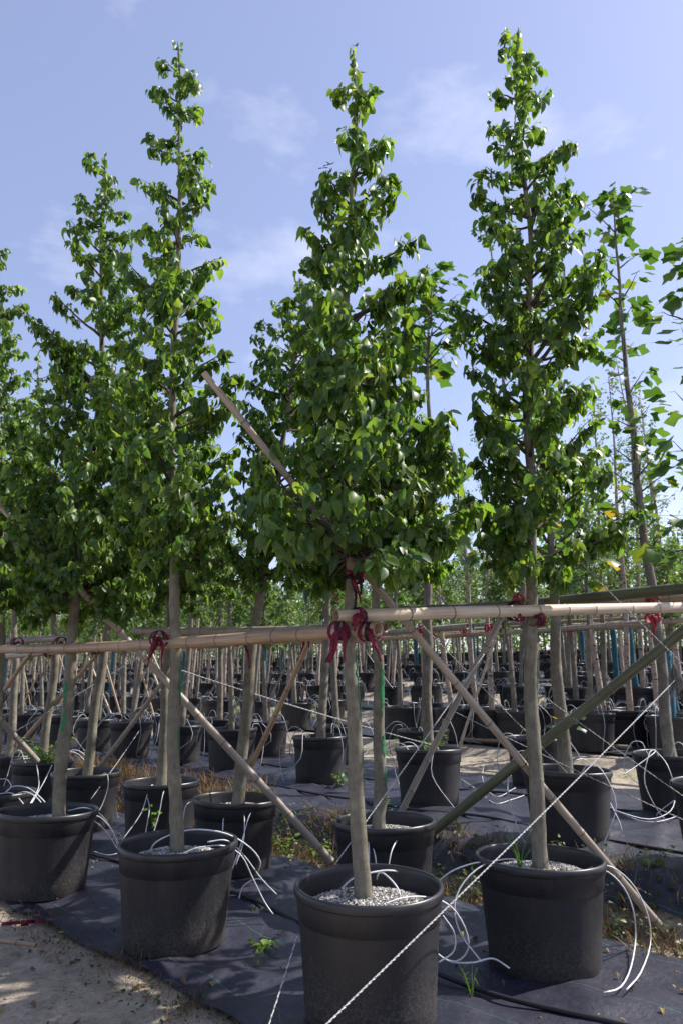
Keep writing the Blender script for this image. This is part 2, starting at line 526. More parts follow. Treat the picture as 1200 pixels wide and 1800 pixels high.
def warped(src, name, mat, seed):
    """The moulded shape, a little out of true as a used pot is."""
    r = random.Random(seed)
    a1, a2, a3, k1, k2 = r.uniform(0, 6.28), r.uniform(0, 6.28), r.uniform(0, 6.28), r.uniform(.010, .022), r.uniform(.004, .009)
    d = MB(); d.f, d.m = src.f, src.m
    for p in src.v:
        a = math.atan2(p.y, p.x); h = p.z / .55
        g = 1 + k1 * h * math.cos(2 * (a - a1)) + k2 * h * math.cos(3 * (a - a2)) + .006 * math.sin(5 * (a - a3)) * (1 - h)
        d.v.append(Vector((p.x * g, p.y * g, p.z + (.006 * h * h * math.cos(a - a3) if p.z > .3 else 0))))
    return d.mesh(name, mat)


POT_MES = [(warped(POT_MB, 'plant_pot', M['pot'], q), warped(RIM_MB, 'rim', M['pot_rim'], q)) for q in range(6)]


def gravel_mesh(n, seed, detail=True):
    r = np.random.default_rng(seed)
    mb = MB()
    rings = [0, .06, .12, .18, .24, .29, .3175]
    base = len(mb.v); mb.v.append(Vector((0, 0, .485)))
    k = 28
    for rr in rings[1:]:
        for j in range(k):
            a = 2 * math.pi * j / k
            mb.v.append(Vector((rr * math.cos(a), rr * math.sin(a), .483 - .05 * (rr / .32) ** 3 + .006 * math.sin(5 * a + rr * 30 + seed))))
    for j in range(k): mb.face((0, 1 + j, 1 + (j + 1) % k))
    for i in range(len(rings) - 2):
        for j in range(k):
            a = 1 + i * k + j; c = 1 + i * k + (j + 1) % k
            mb.face((a, a + k, c + k, c))
    surf = mb.mesh('soil', M['soil'])
    rr = .312 * np.sqrt(r.random(n)); aa = r.random(n) * 2 * np.pi
    P = np.stack([rr * np.cos(aa), rr * np.sin(aa), .487 - .05 * (rr / .32) ** 3 + .004 * r.random(n)], -1)
    oct_v = np.array([(1, 0, 0), (-1, 0, 0), (0, 1, 0), (0, -1, 0), (0, 0, .7), (0, 0, -.7)], float)
    oct_f = np.array([(0, 2, 4), (2, 1, 4), (1, 3, 4), (3, 0, 4), (2, 0, 5), (1, 2, 5), (3, 1, 5), (0, 3, 5)])
    sc = .0035 + .0055 * r.random(n) ** 2
    V = oct_v[None] * sc[:, None, None] * (1 + .5 * r.random((n, 6, 1)))
    ang = r.random(n) * 6.28
    ca, sa = np.cos(ang)[:, None], np.sin(ang)[:, None]
    V = np.stack([V[..., 0] * ca - V[..., 1] * sa, V[..., 0] * sa + V[..., 1] * ca, V[..., 2]], -1) + P[:, None]
    F = (oct_f[None] + 6 * np.arange(n)[:, None, None]).reshape(-1, 3)
    return surf, make_mesh('gravel', V.reshape(-1, 3), F.ravel(), np.full(len(F), 3), M['gravel'], smooth=False)


SOIL_ME, GRAVEL_ME = gravel_mesh(2600, 3)
_, GRAVEL_FAR = gravel_mesh(500, 4)


def pot(x, y, label, group=None, near=True, scale=1.0):
    z = gz(x, y) + .02
    pm, rm = POT_MES[rng.randrange(6)]
    o = link('plant_pot', pm, loc=(x, y, z))
    o.rotation_euler.z = rng.uniform(0, 6.28)
    if scale != 1.0: o.scale = (scale,) * 3
    tag(o, label, 'plant pot', group)
    link('rim', rm, o)
    so = link('soil', SOIL_ME, o)
    g = link('gravel', GRAVEL_ME if near else GRAVEL_FAR, o); g['kind'] = 'stuff'
    return o, z


# ------------------------------------------------------------------ leaf shapes (built along +Y, unit length, stalk at the origin)
def leaf_shape(outline, stalk, fold, curl):
    """outline: (y, halfwidth) from base to tip; one connected leaf with a fold along its midrib and a curl to its tip."""
    V, F = [], []
    sw = .012
    V += [(-sw, 0, 0), (sw, 0, 0)]
    def bend(y): return -curl * max(0, y - stalk) ** 2
    mids = []
    for y, w in outline:
        yy = stalk + y
        zb = bend(yy)
        if w < 1e-6:
            V.append((0, yy, zb)); mids.append((len(V) - 1,))
        else:
            V += [(-w, yy, zb + fold * w), (0, yy, zb), (w, yy, zb + fold * w)]
            mids.append((len(V) - 3, len(V) - 2, len(V) - 1))
    b = mids[0][0]
    F.append((0, 1, b))
    for p, q in zip(mids[:-1], mids[1:]):
        if len(p) == 1: F += [(p[0], q[1], q[0]), (p[0], q[2], q[1])]
        elif len(q) == 1: F += [(p[0], p[1], q[0]), (p[1], p[2], q[0])]
        else: F += [(p[0], p[1], q[1], q[0]), (p[1], p[2], q[2], q[1])]
    return np.array(V, float), F


PEAR_OUT = [(0, 0), (.05, .24), (.22, .40), (.50, .41), (.76, .27), (.90, .11), (1.0, 0)]
PEAR_OUT = [(a, w * .86) for a, w in PEAR_OUT]
PEAR = [leaf_shape(PEAR_OUT, .32, .45, .28), leaf_shape(PEAR_OUT, .28, .80, .55), leaf_shape([(a, w * .85) for a, w in PEAR_OUT], .34, .22, .12),
        leaf_shape([(a, w * .95) for a, w in PEAR_OUT], .30, .6, .85), leaf_shape([(a, w * 1.08) for a, w in PEAR_OUT], .36, .35, .40)]


def tulip_shape(curl, fold):
    pts = [(.04, .10), (.10, .34), (.24, .50), (.36, .40), (.46, .31), (.62, .37), (.86, .40), (.80, .14)]
    V = [(-.012, 0, 0), (.012, 0, 0)]
    st = .55
    V.append((0, st, 0)); V.append((0, st + .40, -curl * .16)); V.append((0, st + .78, -curl * .61))
    L = []
    for sgn in (-1, 1):
        idx = []
        for y, x in pts:
            V.append((sgn * x, st + y, -curl * y * y + fold * x)); idx.append(len(V) - 1)
        L.append(idx)
    F = [(0, 1, 2)]
    for k, idx in enumerate(L):
        seq = [(2, idx[0], idx[1]), (2, idx[1], 3), (3, idx[1], idx[2]), (3, idx[2], idx[3]), (3, idx[3], idx[4]), (3, idx[4], 4), (4, idx[4], idx[5]), (4, idx[5], idx[6]), (4, idx[6], idx[7])]
        F += seq if k == 0 else [(a, c, b_) for a, b_, c in seq]
    return np.array(V, float), F


TULIP = [tulip_shape(.15, .10), tulip_shape(.5, .35)]
SMALL = leaf_shape([(0, 0), (.3, .30), (.7, .22), (1, 0)], .15, .3, .2)
WEED = leaf_shape([(0, 0), (.3, .33), (.65, .25), (1, 0)], .2, .35, .35)
BLADE = (np.array([(-.02, 0, 0), (.02, 0, 0), (-.016, .4, -.02), (.016, .4, -.02), (-.010, .75, -.10), (.010, .75, -.10), (0, 1, -.24)], float),
         [(0, 1, 3, 2), (2, 3, 5, 4), (4, 5, 6)])


def frames(D, Nn):
    """Rotation matrices (n x 3 x 3, columns side / direction / normal)."""
    D = D / np.linalg.norm(D, axis=1, keepdims=True)
    Nn = Nn - D * (Nn * D).sum(1, keepdims=True)
    ln = np.linalg.norm(Nn, axis=1, keepdims=True)
    bad = ln[:, 0] < 1e-4
    if bad.any(): Nn[bad] = np.cross(D[bad], np.array([[.3, .9, .1]])); ln = np.linalg.norm(Nn, axis=1, keepdims=True)
    Nn = Nn / ln
    X = np.cross(D, Nn)
    return np.stack([X, D, Nn], -1)


def scatter_mesh(name, shapes, P, F3, size, mat, pick=None):
    """Every leaf of a mass as real faces in one mesh."""
    n = len(P)
    pick = nrng.integers(0, len(shapes), n) if pick is None else pick
    Vs, Ls, Ts, off = [], [], [], 0
    for k, (tv, tf) in enumerate(shapes):
        ix = np.where(pick == k)[0]
        if not len(ix): continue
        V = np.einsum('nij,vj->nvi', F3[ix] * size[ix][:, None, None], tv) + P[ix][:, None]
        fl = np.array([i for f in tf for i in f]); ft = np.array([len(f) for f in tf])
        L = (fl[None] + len(tv) * np.arange(len(ix))[:, None]).ravel() + off
        Vs.append(V.reshape(-1, 3)); Ls.append(L); Ts.append(np.tile(ft, len(ix)))
        off += len(tv) * len(ix)
    return make_mesh(name, np.concatenate(Vs), np.concatenate(Ls), np.concatenate(Ts), mat)


def shape_mesh(name, shp, mat):
    return make_mesh(name, shp[0], [i for f in shp[1] for i in f], [len(f) for f in shp[1]], mat)


PEAR_ME = [shape_mesh('pear_leaf', s, M['pear_leaf']) for s in PEAR]
TULIP_ME = [shape_mesh('tulip_leaf', s, M['tulip_leaf']) for s in TULIP]
YELLOW_ME = [shape_mesh('yellow_leaf', s, M['yellow_leaf']) for s in TULIP]


# ------------------------------------------------------------------ near trees
def rnd_unit(n):
    v = nrng.normal(size=(n, 3))
    return v / np.linalg.norm(v, axis=1, keepdims=True)


PENDING = []           # every near tree's leaves, so that the ones that show largest can be told


class Tree:
    pass


def crown_radius(sil, z, phi):
    zs, rl, rr = sil
    a = np.interp(z, zs, rl); c = np.interp(z, zs, rr)
    rx = c if math.cos(phi) > 0 else a
    ry = .5 * (a + c) * .92
    return max(.03, math.hypot(rx * math.cos(phi), ry * math.sin(phi)))


def near_tree(kind, label, axis_px, sil_px, Y, r0, zlow_py, nbranch, leaf_len, station, seed, group, lumps=.18, lean_y=0.0, name=None):
    r = random.Random(seed)
    base = at(axis_px[0][0], axis_px[0][1], Y)
    x0, y0 = base.x, Y
    zg = gz(x0, y0) + .02
    pts = [at(px, py, Y) for px, py in axis_px]
    pts = [Vector((p.x, Y + lean_y * (p.z - .5), p.z)) for p in pts]
    pts[0].z = zg + .44
    az = np.array([p.z for p in pts]); ax = np.array([p.x for p in pts]); ay = np.array([p.y for p in pts])
    ztop = az[-1]
    def axis(z):
        zz = (z - az[0])
        wob = .010 * math.sin(3.1 * zz + seed) + .006 * math.sin(7.3 * zz + 2 * seed)
        return Vector((np.interp(z, az, ax) + wob, np.interp(z, az, ay) + .8 * .010 * math.sin(2.7 * zz + 3 * seed), z))
    q = [at((a + c) / 2, py, Y).z for py, a, c in sil_px]
    rl, rr_ = [], []
    for (py, a, c), z in zip(sil_px, q):
        xa, xc = at(a, py, Y).x, at(c, py, Y).x
        xm = axis(z).x
        rl.append(max(.04, xm - xa)); rr_.append(max(.04, xc - xm))
    o = np.argsort(q)
    sil = (np.array(q)[o], np.array(rl)[o], np.array(rr_)[o])
    zlow = at(axis_px[0][0], zlow_py, Y).z
    t = Tree()
    t.root = empty(name or ('pear_tree' if kind == 'pear' else 'tulip_tree'), (x0, y0, zg), label, 'tree', group)
    off = Vector((x0, y0, zg))
    # trunk: one tapered, slightly knotty stem
    mb = MB()
    nseg = 84
    tp, tr = [], []
    for i in range(nseg):
        u = i / (nseg - 1)
        z = az[0] - .04 + (ztop - .03 - az[0] + .04) * u
        rad = r0 * (1 - u) ** .9 * .96 + .0045
        rad *= 1 + .28 * max(0, 1 - u / .03) ** 2
        rad *= 1 + r.uniform(-.035, .05)
        tp.append(axis(z) - off); tr.append(rad)
    mb.tube(tp, tr, 16, True, 0, jit=.012)
    for _ in range(16):                      # knots and pruning scars
        kz, ka = r.uniform(.02, 1.0) * 2.2, r.uniform(-3.3, .2)
        kr = r.uniform(.012, .024)
        i0 = min(range(nseg), key=lambda q_: abs(tp[q_].z - kz))
        kc = tp[i0] + Vector((math.cos(ka), math.sin(ka), 0)) * tr[i0]
        for vi_ in range(max(0, i0 - 3) * 16, min(nseg, i0 + 4) * 16):
            dd_ = (mb.v[vi_] - kc).length / kr
            if dd_ < 2: mb.v[vi_] += Vector((math.cos(ka), math.sin(ka), 0)) * (.007 * math.exp(-dd_ * dd_) - .003 * math.exp(-6 * dd_ * dd_))
    barkm = M['pear_bark'] if kind == 'pear' else M['tulip_bark']
    t.trunk = link('trunk', mb.mesh('trunk', barkm), t.root)
    t.rad_at = lambda z: r0 * (1 - min(1, max(0, (z - az[0]) / (ztop - az[0])))) ** .9 * .96 + .0045
    t.axis, t.off = axis, off
    # branches
    zs = np.linspace(sil[0][0], ztop - .14, 200)
    w = (np.interp(zs, sil[0], sil[1] + sil[2]) + .06) ** (1.3 if kind == 'pear' else 1.0)
    cdf = np.cumsum(w); cdf = cdf / cdf[-1]
    LP, LD, LN, LS, LB = [], [], [], [], []
    phi = r.uniform(0, 6.28)
    def leaf(p, out, spread):
        if kind == 'pear':
            d = Vector((out.x, out.y, 0)) * r.uniform(.05, .7) + Vector((r.gauss(0, .34), r.gauss(0, .34), -r.uniform(.25, 1.2)))
            n = Vector((out.x, out.y, .45)) + Vector((r.gauss(0, .45), r.gauss(0, .45), r.gauss(0, .35)))
        else:
            d = Vector((out.x, out.y, 0)) * .9 + Vector((r.gauss(0, .55), r.gauss(0, .55), -r.uniform(-.15, .6)))
            n = Vector((0, 0, 1)) + Vector((r.gauss(0, .4), r.gauss(0, .4), 0))
        LP.append(tuple(p)); LD.append(tuple(d)); LN.append(tuple(n)); LS.append(leaf_len * (r.uniform(.5, 1.15) if kind == 'pear' else r.uniform(.55, 1.2)))
    for k in range(nbranch):
        zt = float(np.interp((k + r.random()) / nbranch, cdf, zs))
        phi += 2.399 + r.uniform(-.5, .5)
        Rr = crown_radius(sil, zt, phi)
        Rr *= r.uniform(.80, 1.02) * (1 + lumps * math.sin(zt * 5.1 + 2 * phi + seed))
        out = Vector((math.cos(phi), math.sin(phi), 0))
        rise = Rr * r.uniform(.45, 1.0) if kind == 'pear' else Rr * r.uniform(.7, 1.3)
        z0 = max(zlow - .05, zt - rise)
        a0 = axis(z0); a1 = axis(zt) + out * Rr
        a1.z = zt + r.uniform(-.03, .05)
        mid = a0.lerp(a1, .5) + Vector((0, 0, -.10 * Rr if kind == 'pear' else -.05 * Rr)) + Vector((r.gauss(0, .02), r.gauss(0, .02), 0))
        L = (a1 - a0).length
        ns = max(4, int(L / .07))
        bp = []
        for i in range(ns + 1):
            u = i / ns
            bp.append(a0 * (1 - u) ** 2 + mid * (2 * u * (1 - u)) + a1 * u ** 2 + Vector((r.gauss(0, .004), r.gauss(0, .004), r.gauss(0, .004))))
        br = min(t.rad_at(z0) * .6, .0035 + .017 * L)
        mbb = MB()
        mbb.tube([p - off for p in bp], [br * (1 - i / ns) + .0018 for i in range(ns + 1)], 6, True)
        u = r.uniform(.22, .42)
        while u <= 1.0:
            i = min(ns - 1, int(u * ns)); p = bp[i].lerp(bp[i + 1], u * ns - i)
            side = Vector((-out.y, out.x, 0)) * r.choice((-1, 1))
            td = (out * r.uniform(.1, .8) + side * r.uniform(.2, 1) + Vector((0, 0, r.uniform(-.15, .8)))).normalized()
            tl = r.uniform(.03, .11) * (1.0 if kind == 'pear' else .6)
            e = p + td * tl
            mbb.tube([p - off, e - off], [.0022, .0014], 4, False)
            ncl = r.randint(6, 10) if kind == 'pear' else r.randint(1, 2)
            for _ in range(ncl):
                q_ = p.lerp(e, r.uniform(.35, 1.0))
                leaf(q_ + Vector((r.gauss(0, .016), r.gauss(0, .016), r.gauss(0, .012))), (td + out * .7).normalized(), 1)
            u += station * (.74 if kind == 'pear' else 1.25) / max(L, .12) * r.uniform(.6, 1.4)
        for _ in range(3): leaf(bp[-1], out, 1)
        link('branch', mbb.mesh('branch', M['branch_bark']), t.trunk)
    # leader
    z = ztop - (.9 if kind == 'pear' else .5)
    while z < ztop:
        a = r.uniform(0, 6.28)
        for _ in range(r.randint(1, 3)):
            a += 2.2
            leaf(axis(z) - Vector((0, 0, 0)), Vector((math.cos(a), math.sin(a), 0)), 1)
        z += r.uniform(.02, .045)
    if kind != 'pear':
        for _ in range(7):
            a = r.uniform(0, 6.28); leaf(axis(ztop) - Vector((0, 0, .03)), Vector((math.cos(a), math.sin(a), .6)), 1)
    # the long brace pushes the foliage aside: no leaf sits on its near side along most of its length
    px_, py_, zc_ = project(np.array(LP))
    f_ = np.clip((1655 - py_) / 1000., 0, 1)
    near_ = (np.abs(px_ - (1182 - 824 * f_)) < 26) & (py_ > 640) & (py_ < 1100) & (zc_ < 4.62 - .85 * f_) & ~((py_ > 790) & (py_ < 850)) & (np.random.default_rng(seed).random(len(px_)) < .88)
    keep_ = [i for i in range(len(LP)) if not near_[i]]
    LP, LD, LN, LS = [LP[i] for i in keep_], [LD[i] for i in keep_], [LN[i] for i in keep_], [LS[i] for i in keep_]
    t.P = np.array(LP); t.F = frames(np.array(LD), np.array(LN)); t.S = np.array(LS)
    t.kind = kind
    t.pick = nrng.integers(0, 5 if kind == 'pear' else 2, len(t.P))
    t.z_of = lambda py: at(axis_px[0][0], py, Y).z
    PENDING.append(t)
    return t


def paint_patch(t, z0, z1, phi, half, seed):
    """A ragged dab of green paint on the bark."""
    r = random.Random(seed)
    mb = MB()
    n = 14
    prev = None
    for i in range(n):
        z = z0 + (z1 - z0) * i / (n - 1)
        rr = t.rad_at(z) * 1.03 + .0022
        h = half * math.sin(math.pi * (i + .4) / n) * r.uniform(.5, 1.2)
        c = phi + r.uniform(-.15, .15)
        row = []
        for k in range(5):
            a = c - h + 2 * h * k / 4
            p = t.axis(z) + Vector((math.cos(a) * rr, math.sin(a) * rr, 0)) - t.off
            mb.v.append(p); row.append(len(mb.v) - 1)
        if prev:
            for k in range(4): mb.face((prev[k], prev[k + 1], row[k + 1], row[k]))
        prev = row
    link('paint_mark', mb.mesh('paint_mark', M['paint']), t.trunk)


G1 = 'pear trees in the front bed'
F_SIL = [(78, 585, 655), (110, 578, 675), (150, 588, 662), (210, 597, 652), (240, 590, 680), (300, 560, 700), (350, 535, 705), (400, 550, 718), (450, 532, 730), (500, 522, 716),
         (550, 515, 745), (600, 525, 755), (650, 530, 765), (700, 520, 770), (750, 495, 785), (800, 468, 800), (850, 450, 815), (900, 445, 838), (950, 470, 835), (1000, 490, 815), (1040, 540, 745)]
R_SIL = [(38, 893, 925), (100, 880, 950), (150, 875, 970), (200, 868, 972), (235, 872, 985), (265, 855, 1012), (310, 862, 1010), (350, 840, 985), (400, 852, 1040), (450, 860, 1052), (500, 845, 1048),
         (530, 800, 1045), (580, 828, 1042), (620, 860, 1010), (680, 820, 1048), (720, 820, 1057), (790, 812, 1052), (850, 828, 1062), (900, 838, 1095), (950, 848, 1082), (1000, 865, 1055), (1030, 890, 1005)]
P2_SIL = [(66, 284, 330), (100, 280, 355), (150, 278, 357), (200, 282, 357), (238, 292, 345), (272, 248, 370), (320, 250, 376), (355, 258, 380), (385, 238, 352), (420, 225, 350), (470, 220, 395),
          (520, 225, 392), (570, 210, 386), (650, 195, 392), (700, 180, 402), (750, 170, 398), (800, 165, 402), (850, 178, 425), (900, 185, 425), (950, 195, 405), (1000, 215, 380), (1030, 250, 350)]
P3_SIL = [(258, 150, 208), (330, 143, 227), (400, 128, 225), (450, 110, 235), (500, 125, 240), (570, 72, 255), (600, 82, 265), (650, 98, 275), (700, 68, 285), (800, 45, 300), (900, 15, 300), (1000, 20, 275), (1060, 35, 255), (1105, 60, 225)]
P4_SIL = [(1095, -50, 90), (412, -20, 5), (480, -40, 26), (570, -50, 48), (620, -60, 35), (700, -80, 60), (800, -90, 90), (900, -100, 110), (1000, -100, 100), (1060, -60, 80)]
M_SIL = [(540, 670, 705), (580, 650, 725), (640, 640, 742), (700, 610, 755), (760, 590, 785), (850, 570, 806), (950, 570, 822), (1030, 610, 790)]
N_SIL = [(478, 508, 545), (550, 470, 570), (600, 430, 580), (650, 425, 580), (700, 428, 580), (760, 413, 580), (850, 398, 590), (900, 393, 580), (1000, 383, 560), (1045, 420, 540)]
O_SIL = [(640, 280, 330), (750, 230, 380), (900, 205, 410), (1000, 215, 430), (1075, 240, 410)]
Q_SIL = [(625, 210, 240), (750, 150, 290), (900, 115, 300), (1040, 125, 300), (1100, 150, 275)]
S_SIL = [(617, 52, 82), (690, 38, 92), (760, 20, 130), (900, 0, 180), (1050, 10, 165), (1080, 50, 140)]
S2_SIL = [(690, 0, 50), (760, -20, 70), (900, -40, 95), (1060, -20, 85)]

tF = near_tree('pear', 'tall pear tree in the big gravel-topped pot nearest the camera', [(634, 1592), (622, 1300), (619, 1050), (610, 800), (609, 600), (618, 400), (622, 240), (622, 82)], F_SIL, 3.74, .037, 960, 96, .068, .044, 1, G1)
tR = near_tree('pear', 'tall pear tree in the pot with a grass tuft, highest treetop in view', [(948, 1535), (932, 1100), (930, 800), (932, 600), (928, 420), (915, 220), (908, 42)], R_SIL, 4.43, .041, 980, 98, .068, .044, 2, G1)
tP2 = near_tree('pear', 'tall pear tree just left of the crossing bamboo rails, second in its row', [(313, 1490), (305, 1000), (304, 700), (308, 520), (316, 420), (318, 250), (312, 70)], P2_SIL, 4.74, .039, 950, 84, .068, .044, 3, G1)
tP3 = near_tree('pear', 'pear tree with a green paint dab and wide low crown, third in the front row', [(104, 1450), (130, 1060), (150, 900), (170, 740), (181, 600), (180, 430), (184, 262)], P3_SIL, 5.71, .046, 1030, 119, .068, .048, 4, G1)
tP4 = near_tree('pear', 'pear tree cut off by the left edge of the view', [(-10, 1395), (2, 1100), (-2, 800), (-8, 415)], P4_SIL, 6.7, .046, 1040, 104, .068, .050, 5, G1)
tM = near_tree('pear', 'pear tree with long green paint streaks standing behind the nearest tree', [(665, 1475), (664, 1050), (668, 900), (682, 700), (690, 545)], M_SIL, 5.35, .043, 980, 72, .068, .050, 6, G1)
tN = near_tree('pear', 'leaning pear tree between the nearest tree and the second one of the front row', [(414, 1427), (455, 1060), (480, 900), (505, 740), (520, 600), (528, 482)], N_SIL, 6.45, .052, 1000, 85, .068, .050, 7, G1)
tO = near_tree('pear', 'straight pear tree hidden behind the second front tree', [(283, 1395), (296, 1150), (302, 900), (304, 645)], O_SIL, 7.25, .049, 1010, 78, .068, .050, 8, G1)
tQ = near_tree('pear', 'slanting pear tree seen right of the painted third trunk', [(152, 1368), (184, 1140), (215, 900), (225, 630)], Q_SIL, 8.1, .051, 1040, 80, .068, .050, 9, G1)
tS = near_tree('pear', 'pear tree rising from the pot full of bright weeds', [(76, 1340), (97, 1160), (82, 900), (66, 620)], S_SIL, 9.0, .050, 1050, 80, .068, .050, 10, G1)
tS2 = near_tree('pear', 'pear tree far left beside the weedy pot', [(18, 1330), (28, 1160), (24, 900), (24, 695)], S2_SIL, 9.9, .050, 1030, 46, .068, .050, 12, G1)

G2 = 'tulip trees in the second bed'
tA = near_tree('tulip', 'tulip tree with a leafy sprout on its trunk behind the green brace', [(994, 1345), (985, 1250), (972, 1060), (960, 850), (945, 640)], [(640, 930, 960), (760, 900, 1000), (900, 860, 1040), (1000, 840, 1060), (1050, 880, 1010)], 6.3, .057, 980, 26, .13, .08, 21, G2)
tB = near_tree('tulip', 'slim tulip tree whose top shows right of the nearest crown', [(752, 1318), (750, 1100), (752, 800), (752, 640), (757, 470)], [(458, 735, 785), (490, 718, 795), (560, 712, 800), (610, 715, 812), (650, 730, 775)], 8.05, .055, 640, 24, .165, .085, 22, G2)
tK = near_tree('tulip', 'tall thin tulip tree with open tiers of leaves at the right', [(1178, 1322), (1160, 1160), (1140, 1000), (1120, 850), (1100, 650), (1085, 480), (1076, 330)], [(322, 1040, 1115), (380, 1035, 1118), (420, 1062, 1100), (460, 1055, 1130), (520, 1050, 1135), (560, 1065, 1120), (600, 1062, 1140), (640, 1085, 1120), (680, 1075, 1155), (750, 1075, 1150), (800, 1058, 1180), (860, 1065, 1160), (960, 1095, 1140)], 7.4, .055, 940, 34, .155, .11, 23, G2)
tV = near_tree('tulip', 'tulip tree at the right edge with only its leaf tips in view', [(1275, 1400), (1250, 1100), (1232, 800), (1215, 600), (1205, 425)], [(425, 1165, 1230), (500, 1158, 1250), (545, 1155, 1255), (600, 1190, 1260), (640, 1170, 1260), (800, 1190, 1290), (1000, 1150, 1330)], 5.45, .058, 940, 20, .15, .12, 24, G2)
tU = near_tree('tulip', 'spindly tulip tree peeping out left of the tallest crown', [(940, 1290), (925, 1100), (890, 760), (872, 560), (855, 372)], [(375, 848, 865), (430, 836, 885), (480, 840, 885), (530, 850, 890), (640, 850, 910), (800, 850, 930)], 9.2, .050, 700, 16, .11, .10, 25, G2)

for t, z0, z1, ph, hf, sd in ((tF, 1.28, 1.66, -.15, .45, 1), (tF, .98, 1.2, -.1, .3, 2), (tM, 1.25, 1.62, -.9, .6, 3), (tM, .98, 1.14, -.6, .55, 4), (tM, .78, .93, -.5, .6, 14), (tP2, 1.35, 1.62, -.2, .55, 5),
                              (tP2, 1.05, 1.26, -.15, .4, 6), (tP3, 1.30, 1.5, -2.0, .55, 7), (tR, 1.42, 1.64, -.25, .4, 8), (tR, .98, 1.12, -.2, .3, 9), (tP3, 1.12, 1.28, -1.75, .5, 17)):
    paint_patch(t, z0, z1, ph, hf, sd)

# sprout on the tulip trunk and yellow leaves hanging low: leaves of that tree
# ---- share the leaves out: the ones that show largest become parts, the rest one mass per tree
GRID = 9.0
cells = {}
for ti, t in enumerate(PENDING):
    d = t.F[:, :, 1]
    best = np.zeros(len(t.P))
    t.count = np.zeros(len(t.P), int)
    for fr in (.45, .75, 1.1):
        px, py, zc = project(t.P + d * (t.S * fr)[:, None])
        for i in range(len(px)):
            if -15 < px[i] < 1215 and 0 < py[i] < 1400:
                key = (int(px[i] / GRID), int(py[i] / GRID))
                c = cells.get(key)
                if c is None or zc[i] < c[0]: cells[key] = (zc[i], ti, i)
for zc, ti, i in cells.values(): PENDING[ti].count[i] += 1
for t in PENDING:
    px, py, zc = project(t.P)
    view = np.array([0, 0, EYE]) - t.P
    view /= np.linalg.norm(view, axis=1, keepdims=True)
    area = (t.S / np.maximum(zc, .5)) ** 2 * (.25 + np.abs((view * t.F[:, :, 2]).sum(1)))
    score = area * (t.count + .01)
    order = np.argsort(-score)
    top = order[:300]; rest = order[300:]
    meshes = PEAR_ME if t.kind == 'pear' else TULIP_ME
    shapes = PEAR if t.kind == 'pear' else TULIP
    off = np.array(t.off)
    for i in top:
        me = meshes[t.pick[i]]
        if t in (tK, tA) and t.P[i, 2] < 3.6 and (int(i) * 7919) % 101 < 12: me = YELLOW_ME[t.pick[i]]
        o = bpy.data.objects.new('leaf', me)
        Mx = Matrix.Identity(4)
        F3 = t.F[i] * t.S[i]
        for a in range(3):
            for c in range(3): Mx[a][c] = F3[a, c]
            Mx[a][3] = t.P[i, a] - off[a]
        o.parent = t.root
        o.matrix_basis = Mx
        COL.objects.link(o)
    if len(rest):
        me = scatter_mesh('foliage', shapes, t.P[rest] - off, t.F[rest], t.S[rest], M['pear_leaf'] if t.kind == 'pear' else M['tulip_leaf'], t.pick[rest])
        f = link('foliage', me, t.root); f['kind'] = 'stuff'

# ------------------------------------------------------------------ pots under the near trees
GP = 'black nursery pots in the front bed'
near_pots = {}
for key, t, lab in (('F', tF, 'big black pot nearest the camera with pale gravel on top, cut by the bottom edge'),
                    ('R', tR, 'black pot at the right with a grass tuft, white tubes looping over its rim'),
                    ('P2', tP2, 'black pot second in the front row, dusty round its foot'),
                    ('P3', tP3, 'black pot third in the front row, beside the bare dirt'),
                    ('P4', tP4, 'black pot cut by the left edge behind the third front pot'),
                    ('M', tM, 'black pot half hidden behind the nearest big pot'),
                    ('N', tN, 'black pot under the leaning trunk, right behind the second front pot'),
                    ('O', tO, 'black pot seen left of the second front trunk by the brown grass'),
                    ('Q', tQ, 'black pot under the slanting trunk right of the third painted trunk'),
                    ('S', tS, 'black pot overgrown with bright green weeds at the left'),
                    ('S2', tS2, 'black pot at the far left behind the weedy pot'),
                    ('A', tA, 'large black pot before the sand path, crossed by the green brace and rope'),
                    ('B', tB, 'black pot with a little fern, crossed by the grey slanting brace'),
                    ('K', tK, 'black pot by the right edge under the tall thin tulip tree'),
                    ('V', tV, 'black pot under the tulip tree just outside the right edge'),
                    ('U', tU, 'black pot half hidden behind the large pot at the sand path')):
    o, z = pot(t.off.x + (.04 if key in ('F', 'M') else -.085 if key == 'P3' else 0), t.off.y, lab, GP if key in ('F', 'R', 'P2', 'P3', 'P4', 'M', 'N', 'O', 'Q', 'S', 'S2') else 'black nursery pots in the second bed', True)
    near_pots[key] = (o, t)

